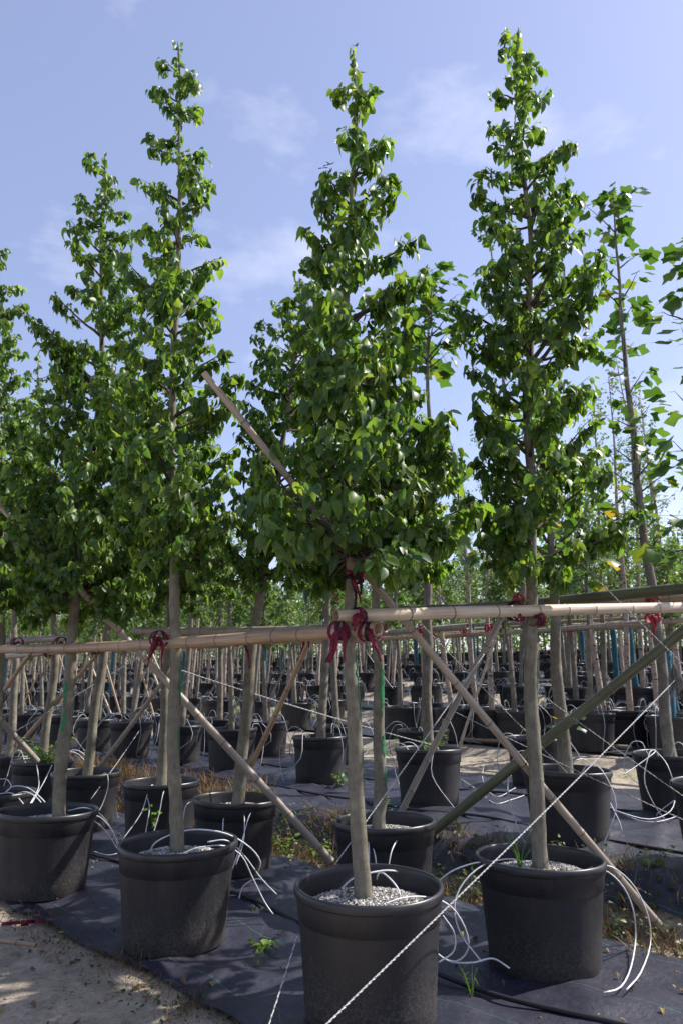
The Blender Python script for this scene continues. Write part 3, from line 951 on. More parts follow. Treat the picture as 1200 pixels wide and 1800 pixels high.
# ------------------------------------------------------------------ bamboo
def bamboo_mesh(L, r0, r1, matname, seed, n=14, gap=.27):
    r = random.Random(seed)
    prof = []          # (z, radius, slot)
    z = 0.0
    nodes = []
    zz = r.uniform(.08, gap)
    while zz < L - .05:
        nodes.append(zz); zz += gap * r.uniform(.8, 1.25)
    st = [(0, 0)]
    for nd in nodes: st += [(nd - .014, 0), (nd - .006, 1), (nd + .001, 2), (nd + .005, 1), (nd + .016, 0)]
    st.append((L, 0))
    bx, by = r.uniform(-1, 1) * L * .006, r.uniform(-1, 1) * L * .006
    mb = MB()
    pts, rad = [], []
    for zz, k in st:
        u = zz / L
        w = math.sin(math.pi * u)
        pts.append(Vector((bx * w, by * w, zz)))
        rr = r0 + (r1 - r0) * u
        rad.append(rr * (1.0 if k == 0 else 1.035 if k == 1 else 1.085))
    mb.tube(pts, rad, n, False, 0, mat_of=lambda i: 1 if (i % 5) in (2, 3) and 0 < i < len(st) - 2 else 0)
    # hollow cut ends with a wall
    for end, sgn in ((0, 1), (len(pts) - 1, -1)):
        c = pts[end]; rr = rad[end]
        base = len(mb.v)
        for q, dz in ((1.0, 0), (.78, 0), (.74, sgn * .09)):
            for j in range(n):
                a = 2 * math.pi * j / n
                mb.v.append(c + Vector((math.cos(a) * rr * q, math.sin(a) * rr * q, dz)))
        for i in range(2):
            for j in range(n):
                a = base + i * n + j; b_ = base + i * n + (j + 1) % n
                mb.face((a, b_, b_ + n, a + n), 2)
        mb.face([base + 2 * n + j for j in range(n)], 2)
    return mb.mesh('bamboo', [M[matname], M['bamboo_node'], M['bamboo_core']])


def pole(name, p, q, r0, r1, matname, label, cat='bamboo pole', group=None, seed=1, gap=.27, n=14):
    p, q = Vector(p), Vector(q)
    d = q - p
    o = link(name, bamboo_mesh(d.length, r0, r1, matname, seed, n, gap))
    o.rotation_mode = 'QUATERNION'
    o.rotation_quaternion = d.to_track_quat('Z', 'Y')
    o.location = p
    return tag(o, label, cat, group)


GR, GB = 'horizontal bamboo rails', 'slanting bamboo braces'
def unit(a, b): d = Vector(b) - Vector(a); return d.normalized()

# rails of the front bed
pole('bamboo_rail', at(664, 1106, 3.64), at(-60, 1142, 6.75), .0365, .034, 'bamboo_tan', 'thick tan bamboo rail along the front row, its cut end by the nearest trunk', group=GR, seed=2, gap=.24)
pole('bamboo_rail', at(590, 1083, 3.67), at(1330, 1066, 5.6), .033, .037, 'bamboo_pale', 'pale bamboo rail from the nearest trunk to the right edge, hollow end facing the camera', group=GR, seed=3, gap=.30)
pole('bamboo_rail', at(678, 1103, 5.24), at(236, 1109, 7.15), .036, .036, 'bamboo_grey', 'weathered rail behind the thick tan rail, starting left of the second trunk', group=GR, seed=4)
pole('bamboo_rail', at(927, 1064, 4.36), at(676, 1074, 5.28), .036, .034, 'bamboo_green', 'short mossy rail ending hollow beside the right-hand trunk', group=GR, seed=5)
pole('bamboo_rail', at(126, 1121, 6.05), at(-60, 1133, 7.5), .030, .028, 'bamboo_grey', 'thin grey rail at the left above the tan rail', group=GR, seed=6)
pole('bamboo_rail', at(300, 1134, 7.18), at(2, 1156, 9.8), .034, .034, 'bamboo_grey', 'sagging rail at the left under the tan rail, on the slanting trunks', group=GR, seed=7)
# rails of the second bed
pole('bamboo_rail', at(940, 1061, 6.6), at(1290, 1026, 5.3), .046, .044, 'bamboo_green', 'thick dark rail above the pale rail at the right edge', group=GR, seed=8)
pole('bamboo_rail', at(1000, 1063, 9.0), at(1260, 1048, 7.2), .042, .042, 'bamboo_tan', 'tan rail just below the dark thick rail at the right', group=GR, seed=9)
# braces
pole('bamboo_brace', at(1182, 1655, 4.95), at(358, 655, 3.62), .025, .0175, 'bamboo_weathered', 'long tan brace crossing the whole view from upper left to lower right', group=GB, seed=12, gap=.34)
pole('bamboo_brace', at(582, 1514, 6.25), at(-8, 880, 5.45), .031, .024, 'bamboo_grey', 'grey brace behind the second front trunk running down into the ditch', group=GB, seed=13, gap=.33)
pole('bamboo_brace', at(745, 1474, 6.5), at(1260, 1062, 5.60), .040, .039, 'bamboo_green', 'thick green brace rising to the right behind the right-hand trunk', group=GB, seed=14, gap=.42)
pole('bamboo_brace', at(690, 1456, 6.9), at(893, 1062, 7.0), .030, .026, 'bamboo_grey', 'grey brace in front of the pot with the fern', group=GB, seed=15, gap=.36)
pole('bamboo_brace', at(412, 1405, 6.75), at(548, 1118, 5.85), .024, .020, 'bamboo_tan', 'thin tan brace leaning behind the slanted trunk', group=GB, seed=16)
pole('bamboo_brace', at(165, 1362, 9.0), at(298, 1182, 8.3), .028, .024, 'bamboo_grey', 'grey brace right of the slanting trunk at the left', group=GB, seed=17)
pole('bamboo_brace', at(66, 1338, 8.3), at(-40, 1220, 7.6), .032, .030, 'bamboo_grey', 'grey brace dropping into the weedy pot at the left edge', group=GB, seed=18)
pole('bamboo_brace', at(32, 1312, 9.6), at(180, 1140, 8.6), .026, .022, 'bamboo_tan', 'light brace crossing behind the third front trunk', group=GB, seed=19)
pole('bamboo_brace', at(-10, 1240, 9.2), at(60, 1140, 8.8), .026, .022, 'bamboo_tan', 'short light brace at the far left edge', group=GB, seed=20)
# poles lying on the ground by the sand path
for i, (a, c, lab) in enumerate((((765, 1288), (1150, 1302), 'grey bamboo pole lying on the mat beyond the sand path'), ((780, 1298), (1110, 1314), 'tan bamboo pole lying along the edge of the sand path'),
                                 ((900, 1292), (1200, 1310), 'pale bamboo pole lying nearest the right pots beyond the sand'))):
    def on_ground(px, py, zz=None):
        Yg = 9.0
        for _ in range(30):
            p = at(px, py, Yg); zt = gz(p.x, p.y) + .07
            Yg = Yg * (EYE - zt) / max(.05, (EYE - p.z)) * .5 + Yg * .5
        return at(px, py, Yg)
    pa, pc = on_ground(*a), on_ground(*c)
    pole('bamboo_pole', pa, pc, .035, .033, ('bamboo_grey', 'bamboo_tan', 'bamboo_pale')[i], lab, group='bamboo poles lying on the ground', seed=30 + i)
pole('bamboo_stick', at(-10, 1652, 4.72) , at(64, 1662, 4.66), .014, .012, 'bamboo_tan', 'short dry stick lying on the dirt at the lower left', 'stick', None, 41)

# ------------------------------------------------------------------ cloth ties
def tie(pos, axis_dir, rad, label, seed, tails=3, mats=('red', 'red', 'blackcloth'), length=.16, group='red cloth ties'):
    """Cloth strips wound round a pole and trunk with loose tails hanging."""
    r = random.Random(seed)
    pos = Vector(pos); ad = Vector(axis_dir).normalized()
    root = empty('cloth_tie', pos, label, 'cloth tie', group)
    u = ad.cross(Vector((0, 0, 1))); u = u.normalized() if u.length > .05 else Vector((1, 0, 0))
    w = u.cross(ad)
    for k in range(3):
        mb = MB()
        pts = []
        ph = r.uniform(-.5, .5)
        sh = (k - 1) * .018 + r.uniform(-.006, .006)
        for i in range(19):
            a = 2 * math.pi * i / 18 + ph
            rr = rad * (1.03 + .03 * k) + .002 + r.uniform(0, .003)
            pts.append(u * math.cos(a) * rr + w * math.sin(a) * rr + ad * (sh + .016 * math.sin(a + k * 2)))
        mb.ribbon(pts, .021 * r.uniform(.8, 1.2), ad, .003)
        link('band', mb.mesh('band', M[mats[2] if k == 1 else mats[0]]), root)
    front = Vector((-pos.x, -pos.y, 0)).normalized()
    mb = MB()
    kp = front * (rad * 1.1 + .012)
    for k in range(4):
        d = Vector((r.gauss(0, 1), r.gauss(0, 1), r.gauss(0, 1))).normalized()
        pts = [kp + d * .009 * math.cos(x) + ad * .010 * math.sin(x) + front * .010 * math.sin(2 * x) for x in np.linspace(0, 6.28, 10)]
        mb.ribbon(pts, .015, d.cross(ad) + Vector((.01, .02, .9)), .005)
    link('knot', mb.mesh('knot', M[mats[0]]), root)
    side = front.cross(Vector((0, 0, 1)))
    for k in range(tails):
        L = length * r.uniform(.45, 1.1)
        dx = r.uniform(-.45, .45)
        pts = []
        x = kp.copy()
        for i in range(9):
            q = i / 8
            pts.append(kp + side * (dx * L * q + .010 * math.sin(5 * q + k)) + front * (.014 * math.sin(3 * q + k)) + Vector((0, 0, -L * q + .02 * math.sin(3.1 * q))))
        wd = [.010 + .014 * math.sin(math.pi * min(1, .25 + q / 8 * .9)) for q in range(9)]
        mb = MB(); mb.ribbon(pts, wd, side + front * r.uniform(-.6, .6), .003)
        link('tail', mb.mesh('tail', M[mats[k % 3]]), root)
    return root


dir_left = unit(at(664, 1106, 3.64), at(-60, 1142, 6.75)); dir_right = unit(at(590, 1083, 3.67), at(1330, 1066, 5.6))
tie(at(598, 1108, 3.67), dir_left, .040, 'crimson tie with long tails binding both rails to the nearest trunk', 1, 4, length=.20)
tie(at(630, 1083, 3.71), dir_right, .037, 'crimson tie with a broad flap on the hollow end of the pale rail', 2, 2, ('red', 'redlight', 'blackcloth'), .10)
tie(at(650, 1110, 3.68), dir_left, .040, 'thin red tie hanging beside the cut end of the tan rail', 22, 2, length=.17)
tie(at(622, 1012, 3.76), (0, 0, 1), .045, 'dark red tie holding the long brace to the nearest trunk', 3, 3, ('red', 'blackcloth', 'blackcloth'), .16)
tie(at(280, 1122, 4.72), dir_left, .042, 'crimson tie on the tan rail at the second front trunk', 4, 4, length=.19)
tie(at(108, 1131, 5.75), dir_left, .042, 'dark red tie on the tan rail at the third front trunk', 5, 2, length=.14)
tie(at(32, 1130, 6.3), dir_left, .040, 'dark tie on the thin rail at the left edge', 6, 1, ('red', 'blackcloth', 'blackcloth'), .08)
tie(at(943, 1086, 4.40), dir_right, .040, 'dark red tie wound tight on the pale rail at the right-hand trunk', 7, 2, ('red', 'blackcloth', 'red'), .08)
tie(at(905, 1074, 4.36), dir_right, .052, 'crimson tie joining the mossy rail end and the pale rail', 8, 2, ('red', 'redlight', 'blackcloth'), .10)
tie(at(1147, 1084, 5.12), dir_right, .040, 'bright red tape hanging from the pale rail near the right edge', 9, 4, ('redlight', 'redlight', 'redlight'), .13)
tie(at(540, 1112, 5.8), (-.7, .7, 0), .042, 'dark red tie at the head of the thin tan brace', 10, 2, length=.24)
tie(at(430, 1122, 6.35), (-.7, .7, 0), .042, 'long crimson strip hanging at the leaning trunk', 11, 2, length=.26)
tie(at(1145, 1050, 7.35), (0, 0, 1), .062, 'red tape round the tall thin tulip trunk', 12, 2, ('redlight', 'redlight', 'redlight'), .12)
tie(at(910, 1048, 6.9), (0, 0, 1), .050, 'red tape at the head of the grey brace above the pale rail', 13, 2, ('redlight', 'redlight', 'redlight'), .14)
tie(at(586, 1035, 9.6), (0, 0, 1), .055, 'pinkish red tape on a thin trunk left of the nearest tree', 14, 2, ('redlight', 'redlight', 'redlight'), .16)
tie(at(168, 1142, 8.05), (-.7, .7, 0), .042, 'small red tie at the slanting trunk on the sagging rail', 15, 1, length=.1)
tie(at(86, 1148, 8.9), (-.7, .7, 0), .042, 'small red tie on the sagging rail further left', 16, 1, length=.1)
tie(at(8, 1158, 9.7), (-.7, .7, 0), .042, 'long red tie at the left end of the sagging rail', 17, 2, length=.26)
# red scrap on the dirt
mb = MB()
for k in range(4):
    c0 = Vector((rng.uniform(-.04, .04), rng.uniform(-.04, .04), .012))
    mb.ribbon([c0 + Vector((.020 * i * math.cos(k * 1.7) + .02 * math.sin(i * 2 + k), .020 * i * math.sin(k * 1.7), .012 + .012 * abs(math.sin(2 * i + k)))) for i in range(5)], .020, (0.3, .5, .8), .003)
p = at(38, 1628, 5.05)
tag(link('cloth_scrap', mb.mesh('cloth_scrap', M['red']), loc=(p.x, p.y, gz(p.x, p.y) + .004)), 'crimson cloth scrap lying on the dirt at the lower left', 'cloth scrap')

# ------------------------------------------------------------------ ropes and strings
def twisted(name, p, q, rad, mats, label, sag=.02, group='guy ropes', strands=2):
    p, q = Vector(p), Vector(q)
    root = empty(name, p, label, 'rope', group)
    d = q - p
    L = d.length; dn = d.normalized()
    u = dn.cross(Vector((0, 0, 1))).normalized(); w = dn.cross(u)
    n = int(min(500, L / (rad * 3.2)))
    for s in range(strands):
        mb = MB()
        pts = []
        for i in range(n + 1):
            f = i / n
            a = f * L / (rad * 12) * 2 * math.pi + s * 2 * math.pi / strands
            pts.append(dn * (L * f) + Vector((0, 0, -sag * 4 * f * (1 - f))) + (u * math.cos(a) + w * math.sin(a)) * rad * .55)
        mb.tube(pts, rad * .62, 5, True)
        link('strand', mb.mesh('strand', M[mats[s % len(mats)]]), root)
    return root


twisted('guy_rope', at(562, 1812, 3.02), at(1218, 1162, 4.95), .0039, ('rope', 'rope'), 'thick white twisted rope slanting up from the nearest pot to the right edge', .015)
twisted('guy_rope', at(468, 1815, 3.2), at(524, 1640, 3.55), .0035, ('rope', 'string_dark'), 'thin speckled string down the left side of the nearest pot', .005)
twisted('guy_rope', at(588, 1520, 5.0), at(850, 1150, 6.0), .0045, ('rope', 'rope'), 'white string slanting up behind the nearest trunk', .01)
twisted('guy_rope', at(312, 1176, 6.6), at(760, 1310, 7.2), .0060, ('rope', 'rope'), 'white rope running down rightwards behind the leaning trunk', .02)
twisted('guy_rope', at(800, 1252, 6.2), at(1215, 1448, 4.9), .0040, ('string_dark', 'rope'), 'thin grey string falling across the large pot to the right', .01)
twisted('guy_rope', at(1006, 974, 4.9), at(1215, 1182, 4.6), .0035, ('string_dark', 'rope'), 'thin dark string dropping from the tallest crown to the right edge', .01)
twisted('guy_rope', at(930, 1205, 6.4), at(1215, 1410, 5.1), .0040, ('rope', 'string_dark'), 'thin pale string passing above the large pot at the right', .01)
twisted('guy_rope', at(735, 1092, 5.2), at(1010, 1372, 6.2), .0040, ('string_dark', 'rope'), 'thin string falling right from the pale rail', .01)
twisted('guy_rope', at(372, 1150, 8.6), at(305, 1218, 9.2), .0055, ('rope', 'rope'), 'pale cord right of the second front trunk', .01)
twisted('guy_rope', at(20, 1290, 8.0), at(300, 1120, 8.9), .0050, ('rope', 'string_dark'), 'pale cord slanting up at the left behind the third trunk', .01)
twisted('guy_rope', at(690, 1210, 9.0), at(640, 1140, 10), .0050, ('rope', 'rope'), 'short pale cord right of the nearest trunk', .01)
twisted('guy_rope', at(160, 1405, 7.6), at(245, 1285, 9.2), .0045, ('rope', 'string_dark'), 'thin cord beside the grey brace at the left', .01)
# power lines far away
for i, (py, lab) in enumerate(((882, 'upper power cable crossing the sky far right'), (893, 'middle power cable crossing the sky far right'), (908, 'lowest power cable crossing the sky far right'))):
    mb = MB()
    a, c = at(880, py - 2, 46), at(1420, py + 4, 50)
    mb.tube([a.lerp(c, q / 12) + Vector((0, 0, -.9 * 4 * q / 12 * (1 - q / 12))) for q in range(13)], .014, 5)
    tag(link('power_cable', mb.mesh('power_cable', M['hose'])), lab, 'power cable', 'power cables')

# ------------------------------------------------------------------ white drip tubes
def smooth_path(ctrl, n=26):
    P = [Vector(c) for c in ctrl]
    P = [P[0] * 2 - P[1]] + P + [P[-1] * 2 - P[-2]]
    out = []
    segs = len(P) - 3
    for s in range(segs):
        k = max(3, n // segs)
        for i in range(k + (1 if s == segs - 1 else 0)):
            t = i / k
            p0, p1, p2, p3 = P[s:s + 4]
            out.append(.5 * ((2 * p1) + (p2 - p0) * t + (2 * p0 - 5 * p1 + 4 * p2 - p3) * t * t + (3 * p1 - p0 - 3 * p2 + p3) * t ** 3))
    return out


def arc(phi, r_in, top, reach, tw, zend, end_phi):
    """A tube that leaves the gravel, arches over the rim and drops outside the pot."""
    def c(a, r, z): return Vector((math.cos(a) * r, math.sin(a) * r, z))
    return [c(phi, r_in, .46), c(phi + tw * .2, r_in + .05, .54), c(phi + tw * .5, .30, top), c(phi + tw * .8, .37 + .3 * (reach - .37), top - .03), c(phi + tw, reach, top * .55), c(end_phi, reach - .04, zend + .05), c(end_phi + .25, reach - .10, zend)]


def tubing(o, specs, label, group='white drip tubes'):
    x, y, z = o.location
    root = empty('drip_tubing', (x, y, z), label, 'drip tubing', group)
    for sp in specs:
        mb = MB()
        mb.tube(smooth_path(sp if isinstance(sp[0], Vector) else arc(*sp)), .0043, 6)
        link('tube', mb.mesh('tube', M['tube']), root)
    return root


def wpath(o, pxs):
    """Path through photo points, each at its own distance, relative to a pot."""
    L = Vector(o.location)
    out = []
    for a, b_, c in pxs:
        p = at(a, b_, c)
        for _ in range(60):                      # a tube that would sink into the ground lies on it instead
            if p.z > gz(p.x, p.y) + .055: break
            c *= .985; p = at(a, b_, c)
        out.append(p - L)
    return out


oF, oR, oP2, oP3, oN, oM, oO, oP4, oQ = (near_pots[k][0] for k in ('F', 'R', 'P2', 'P3', 'N', 'M', 'O', 'P4', 'Q'))
tubing(oF, [wpath(oF, [(648, 1604, 3.62), (700, 1580, 3.68), (750, 1577, 3.78), (790, 1592, 3.86), (816, 1630, 3.95), (822, 1668, 4.02), (800, 1690, 4.05), (765, 1678, 4.1)]),
            wpath(oF, [(705, 1598, 3.74), (700, 1565, 3.8), (680, 1540, 3.86), (665, 1535, 3.95), (660, 1560, 4.2)]),
            wpath(oF, [(600, 1562, 3.9), (625, 1542, 3.96), (680, 1530, 4.02), (720, 1540, 4.06), (738, 1560, 4.1)]),
            wpath(oF, [(778, 1610, 3.9), (797, 1640, 4.0), (796, 1672, 4.05), (770, 1692, 4.0)])], 'white tubes curling out of the nearest pot to the right')
tubing(oR, [wpath(oR, [(1010, 1538, 4.36), (1040, 1528, 4.36), (1068, 1533, 4.4), (1095, 1560, 4.45), (1112, 1600, 4.5), (1116, 1650, 4.55), (1108, 1700, 4.5), (1090, 1735, 4.4), (1060, 1745, 4.3)]),
            wpath(oR, [(1028, 1530, 4.5), (1055, 1520, 4.5), (1085, 1530, 4.5), (1115, 1560, 4.55), (1138, 1610, 4.6), (1142, 1660, 4.62), (1125, 1710, 4.5), (1100, 1740, 4.4)]),
            wpath(oR, [(885, 1535, 4.4), (870, 1520, 4.38), (840, 1516, 4.35), (800, 1528, 4.3), (775, 1545, 4.3), (765, 1560, 4.35)]),
            wpath(oR, [(921, 1530, 4.5), (915, 1515, 4.42), (890, 1510, 4.38), (850, 1520, 4.3), (815, 1550, 4.25), (798, 1590, 4.2), (808, 1640, 4.18), (845, 1690, 4.1)]),
            wpath(oR, [(762, 1672, 4.1), (790, 1690, 4.05), (830, 1692, 4.02), (865, 1685, 4.02), (895, 1702, 4.0)])], 'white tubes arching both ways over the rim of the grass-tuft pot')
tubing(oP2, [wpath(oP2, [(262, 1500, 4.72), (275, 1480, 4.7), (310, 1464, 4.75), (350, 1458, 4.8), (400, 1466, 4.85), (440, 1490, 4.95), (458, 1515, 5.0), (452, 1535, 5.1)]),
             wpath(oP2, [(318, 1502, 4.62), (350, 1490, 4.64), (395, 1487, 4.72), (425, 1505, 4.85), (445, 1545, 4.95), (465, 1585, 5.0), (480, 1607, 5.0)]),
             wpath(oP2, [(365, 1480, 4.8), (400, 1478, 4.85), (430, 1505, 4.95), (460, 1545, 5.05), (486, 1572, 5.1)]),
             wpath(oP2, [(420, 1580, 5.1), (428, 1558, 5.12), (450, 1545, 5.15), (468, 1550, 5.15)])], 'white tubes sweeping right from the second front pot')
tubing(oP3, [wpath(oP3, [(102, 1455, 5.62), (130, 1444, 5.62), (160, 1441, 5.7), (185, 1460, 5.85), (205, 1490, 5.95), (212, 1510, 5.95)]),
             wpath(oP3, [(120, 1425, 5.9), (150, 1420, 5.9), (175, 1430, 5.95), (195, 1455, 6.0), (208, 1490, 6.05)]),
             wpath(oP3, [(150, 1440, 5.8), (170, 1434, 5.85), (190, 1450, 5.95), (210, 1485, 6.0)]),
             wpath(oP3, [(40, 1460, 5.75), (60, 1445, 5.75), (90, 1436, 5.8), (105, 1434, 5.85)]),
             wpath(oP3, [(165, 1497, 6.0), (190, 1503, 6.0), (215, 1500, 6.1), (240, 1512, 6.1)])], 'white tubes fanning right from the third front pot')
tubing(oN, [wpath(oN, [(392, 1460, 6.0), (393, 1440, 6.12), (397, 1415, 6.2), (403, 1412, 6.3), (404, 1425, 6.45)]),
            wpath(oN, [(420, 1430, 6.3), (426, 1425, 6.2), (430, 1440, 6.1), (428, 1480, 5.95), (415, 1520, 5.8)]),
            wpath(oN, [(454, 1430, 6.4), (448, 1422, 6.25), (438, 1435, 6.12), (425, 1480, 6.0), (408, 1530, 5.9)]),
            wpath(oN, [(365, 1425, 6.5), (350, 1412, 6.5), (335, 1410, 6.5), (326, 1420, 6.4), (322, 1445, 6.2)])], 'white tubes hanging down the front of the pot under the leaning trunk')
tubing(oM, [wpath(oM, [(648, 1530, 4.95), (648, 1490, 5.0), (645, 1465, 5.15), (640, 1460, 5.3), (638, 1470, 5.4)]),
            wpath(oM, [(720, 1475, 5.3), (714, 1470, 5.15), (700, 1474, 5.05), (688, 1495, 4.95), (682, 1525, 4.9)]),
            wpath(oM, [(662, 1530, 4.95), (658, 1500, 5.0), (650, 1480, 5.1), (640, 1470, 5.2)])], 'white tubes looped on the pot behind the nearest one')
tubing(oO, [wpath(oO, [(238, 1391, 7.2), (230, 1383, 7.2), (220, 1381, 7.2), (208, 1384, 7.1)]),
            wpath(oO, [(269, 1390, 7.2), (269, 1380, 7.1), (262, 1388, 6.95), (248, 1430, 6.85), (215, 1477, 6.7)]),
            wpath(oO, [(268, 1385, 7.15), (258, 1395, 6.95), (263, 1420, 6.9), (256, 1467, 6.8)]),
            wpath(oO, [(302, 1386, 7.2), (295, 1382, 7.05), (287, 1395, 6.9), (280, 1430, 6.85), (270, 1464, 6.8)])], 'white tubes over the pot by the brown grass')
tubing(oQ, [wpath(oQ, [(180, 1365, 8.0), (184, 1359, 7.95), (190, 1365, 7.85), (190, 1385, 7.8), (182, 1410, 7.75), (174, 1426, 7.7)])], 'single white tube on the pot under the slanting trunk')
tubing(oP4, [wpath(oP4, [(-5, 1396, 6.6), (20, 1394, 6.6), (35, 1405, 6.5), (50, 1425, 6.4), (58, 1430, 6.3)]),
             wpath(oP4, [(10, 1392, 6.6), (25, 1382, 6.6), (50, 1385, 6.6), (75, 1405, 6.5), (88, 1424, 6.4)]),
             wpath(oP4, [(25, 1397, 6.6), (45, 1392, 6.55), (65, 1402, 6.5), (82, 1424, 6.4)]),
             wpath(oP4, [(65, 1345, 6.9), (68, 1365, 6.8), (68, 1385, 6.7), (55, 1410, 6.6), (50, 1418, 6.5)]),
             wpath(oP4, [(92, 1345, 7.0), (80, 1370, 6.8), (66, 1395, 6.7), (48, 1425, 6.5)]),
             wpath(oP4, [(-5, 1370, 6.9), (12, 1370, 6.9), (20, 1382, 6.8), (12, 1392, 6.7)])], 'tangle of white tubes at the pot on the left edge')
for key, lab in (('A', 'white tubes on the large pot before the sand path'), ('B', 'white tubes on the pot with the fern'), ('K', 'white tubes on the pot by the right edge'), ('U', 'white tubes on the pot behind the large one'), ('S', 'white tubes on the weedy pot'), ('S2', 'white tubes on the far left pot')):
    o = near_pots[key][0]
    sp = []
    for k in range(3):
        ph = rng.uniform(-3.4, .3) if k < 2 else rng.uniform(.3, 2.6)
        sp.append((ph, rng.uniform(.16, .25), rng.uniform(.58, .68), rng.uniform(.45, .62), rng.uniform(-.5, .5), .0, ph + rng.uniform(-.9, .9)))
    if key == 'K':
        sp.append(wpath(o, [(1150, 1318, 7.2), (1148, 1324, 7.0), (1120, 1345, 6.9), (1095, 1362, 6.8)]))
        sp.append(wpath(o, [(1152, 1320, 7.2), (1172, 1345, 6.95), (1185, 1390, 6.85), (1178, 1425, 6.7), (1140, 1440, 6.6), (1090, 1428, 6.6), (1070, 1418, 6.7)]))
    tubing(o, sp, lab)
# loops of white tube lying on the second mat
for i, (pts, lab) in enumerate(((((810, 1370), (840, 1390), (868, 1412), (900, 1405), (920, 1398)), 'white tube lying on the mat right of the fern pot'), (((850, 1340), (848, 1372), (870, 1400), (905, 1385)), 'loop of white tube beyond the fern pot'),
                                (((1070, 1420), (1130, 1444), (1180, 1438), (1210, 1420)), 'long white tube lying on the mat before the right edge pot'))):
    mb = MB()
    P = []
    for a, c in pts:
        Yg = 7.0
        for _ in range(40):
            p = at(a, c, Yg); zt = gz(p.x, p.y) + .05
            Yg = Yg * .5 + .5 * Yg * (EYE - zt) / max(.05, EYE - p.z)
        P.append(at(a, c, Yg))
    mb.tube(smooth_path(P), .0043, 6)
    tag(link('loose_tube', mb.mesh('loose_tube', M['tube'])), lab, 'drip tube', 'white tubes lying on the mat')

# black supply hoses along the beds
for s0, lab in ((4.75, 'black supply hose between the two front rows'), (10.1, 'black supply hose along the second bed'), (8.25, 'black supply hose near the edge of the second bed')):
    mb = MB()
    pts = []
    for tt in np.arange(-4.5, 22, .12):
        s = s0 + .06 * math.sin(1.3 * tt) + .03 * math.sin(3.1 * tt + 1)
        x, y = (s - tt) / 2, (s + tt) / 2
        pts.append(Vector((x, y, gz(x, y) + .048)))
    mb.tube(pts, .012, 7)
    tag(link('supply_hose', mb.mesh('supply_hose', M['hose'])), lab, 'hose', 'black supply hoses')

# ------------------------------------------------------------------ background rows
VARIANTS = []


def far_tree_meshes(seed, hgt, barkm, leafm, nb, leaf_len, rad, crown0=1.9, ncl=(3, 6), shape=SMALL):
    r = random.Random(seed)
    mbt, mbb = MB(), MB()
    lx, ly = r.uniform(-.06, .06), r.uniform(-.06, .06)
    def ax(z): return Vector((lx * z + .018 * math.sin(2.3 * z + seed), ly * z + .018 * math.sin(1.9 * z + 2 * seed), z))
    n = 16
    mbt.tube([ax(.42 + (hgt - .42) * i / n) for i in range(n + 1)], [rad * (1 - i / n) ** .85 + .004 for i in range(n + 1)], 8, True, jit=.05)
    P, D, NN, S = [], [], [], []
    for k in range(nb):
        z = crown0 + (hgt - .15 - crown0) * (k + r.random()) / nb
        a = r.uniform(0, 6.28)
        out = Vector((math.cos(a), math.sin(a), 0))
        L = r.uniform(.25, .75) * (1 - .55 * (z - crown0) / (hgt - crown0))
        e = ax(z) + out * L * .75 + Vector((0, 0, L * r.uniform(.5, 1.1)))
        b0 = ax(z)
        mbb.tube([b0, b0.lerp(e, .5) + Vector((0, 0, -.03)), e], [.009, .006, .002], 5, False)
        for q in np.arange(.25, 1.01, .11):
            p = b0.lerp(e, float(q))
            for _ in range(r.randint(*ncl)):
                P.append(tuple(p + Vector((r.gauss(0, .05), r.gauss(0, .05), r.gauss(0, .05)))))
                D.append(tuple(out * .6 + Vector((r.gauss(0, .6), r.gauss(0, .6), r.gauss(-.3, .5)))))
                NN.append((r.gauss(0, .6), r.gauss(0, .6), 1)); S.append(leaf_len * r.uniform(.6, 1.2))
    fol = scatter_mesh('foliage', [shape] if shape is not None else TULIP, np.array(P), frames(np.array(D), np.array(NN)), np.array(S), leafm)
    return mbt.mesh('trunk', barkm), mbb.mesh('branches', barkm), fol


VARIANTS.append(('grey', 'grey sapling', [far_tree_meshes(101, 3.7, M['grey_bark'], M['far_leaf'], 26, .085, .050), far_tree_meshes(102, 4.2, M['grey_bark'], M['far_leaf'], 28, .085, .055, 2.0), far_tree_meshes(103, 3.3, M['tulip_bark'], M['far_leaf'], 22, .09, .045)]))
VARIANTS.append(('birch', 'spotted birch', [far_tree_meshes(111, 4.0, M['birch_bark'], M['far_leaf'], 24, .075, .045, 2.0), far_tree_meshes(112, 4.6, M['birch_bark'], M['far_leaf'], 26, .075, .050, 2.2)]))
VARIANTS.append(('teal', 'teal-wrapped sapling', [far_tree_meshes(121, 3.6, M['grey_bark'], M['far_leaf'], 24, .085, .048)]))
VARIANTS.append(('tulip', 'tulip sapling', [far_tree_meshes(131, 4.1, M['tulip_bark'], M['tulip_leaf'], 16, .13, .048, 2.0, (1, 3), None)]))
mb = MB()
mb.tube([Vector((.004 * math.sin(i), .004 * math.cos(i), .47 + 1.25 * i / 12)) for i in range(13)], [.060 + .006 * math.sin(2.3 * i) for i in range(13)], 10, True, jit=.06)
WRAP_ME = mb.mesh('trunk_wrap', M['teal'])


def arc_tubes(seed):
    r = random.Random(seed)
    mb = []
    for k in range(4):
        ph = r.uniform(0, 6.28)
        m_ = MB()
        m_.tube(smooth_path(arc(ph, r.uniform(.14, .25), r.uniform(.58, .70), r.uniform(.45, .62), r.uniform(-.5, .5), 0, ph + r.uniform(-.9, .9)), 18), .0052, 4)
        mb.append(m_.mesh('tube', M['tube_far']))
    return mb


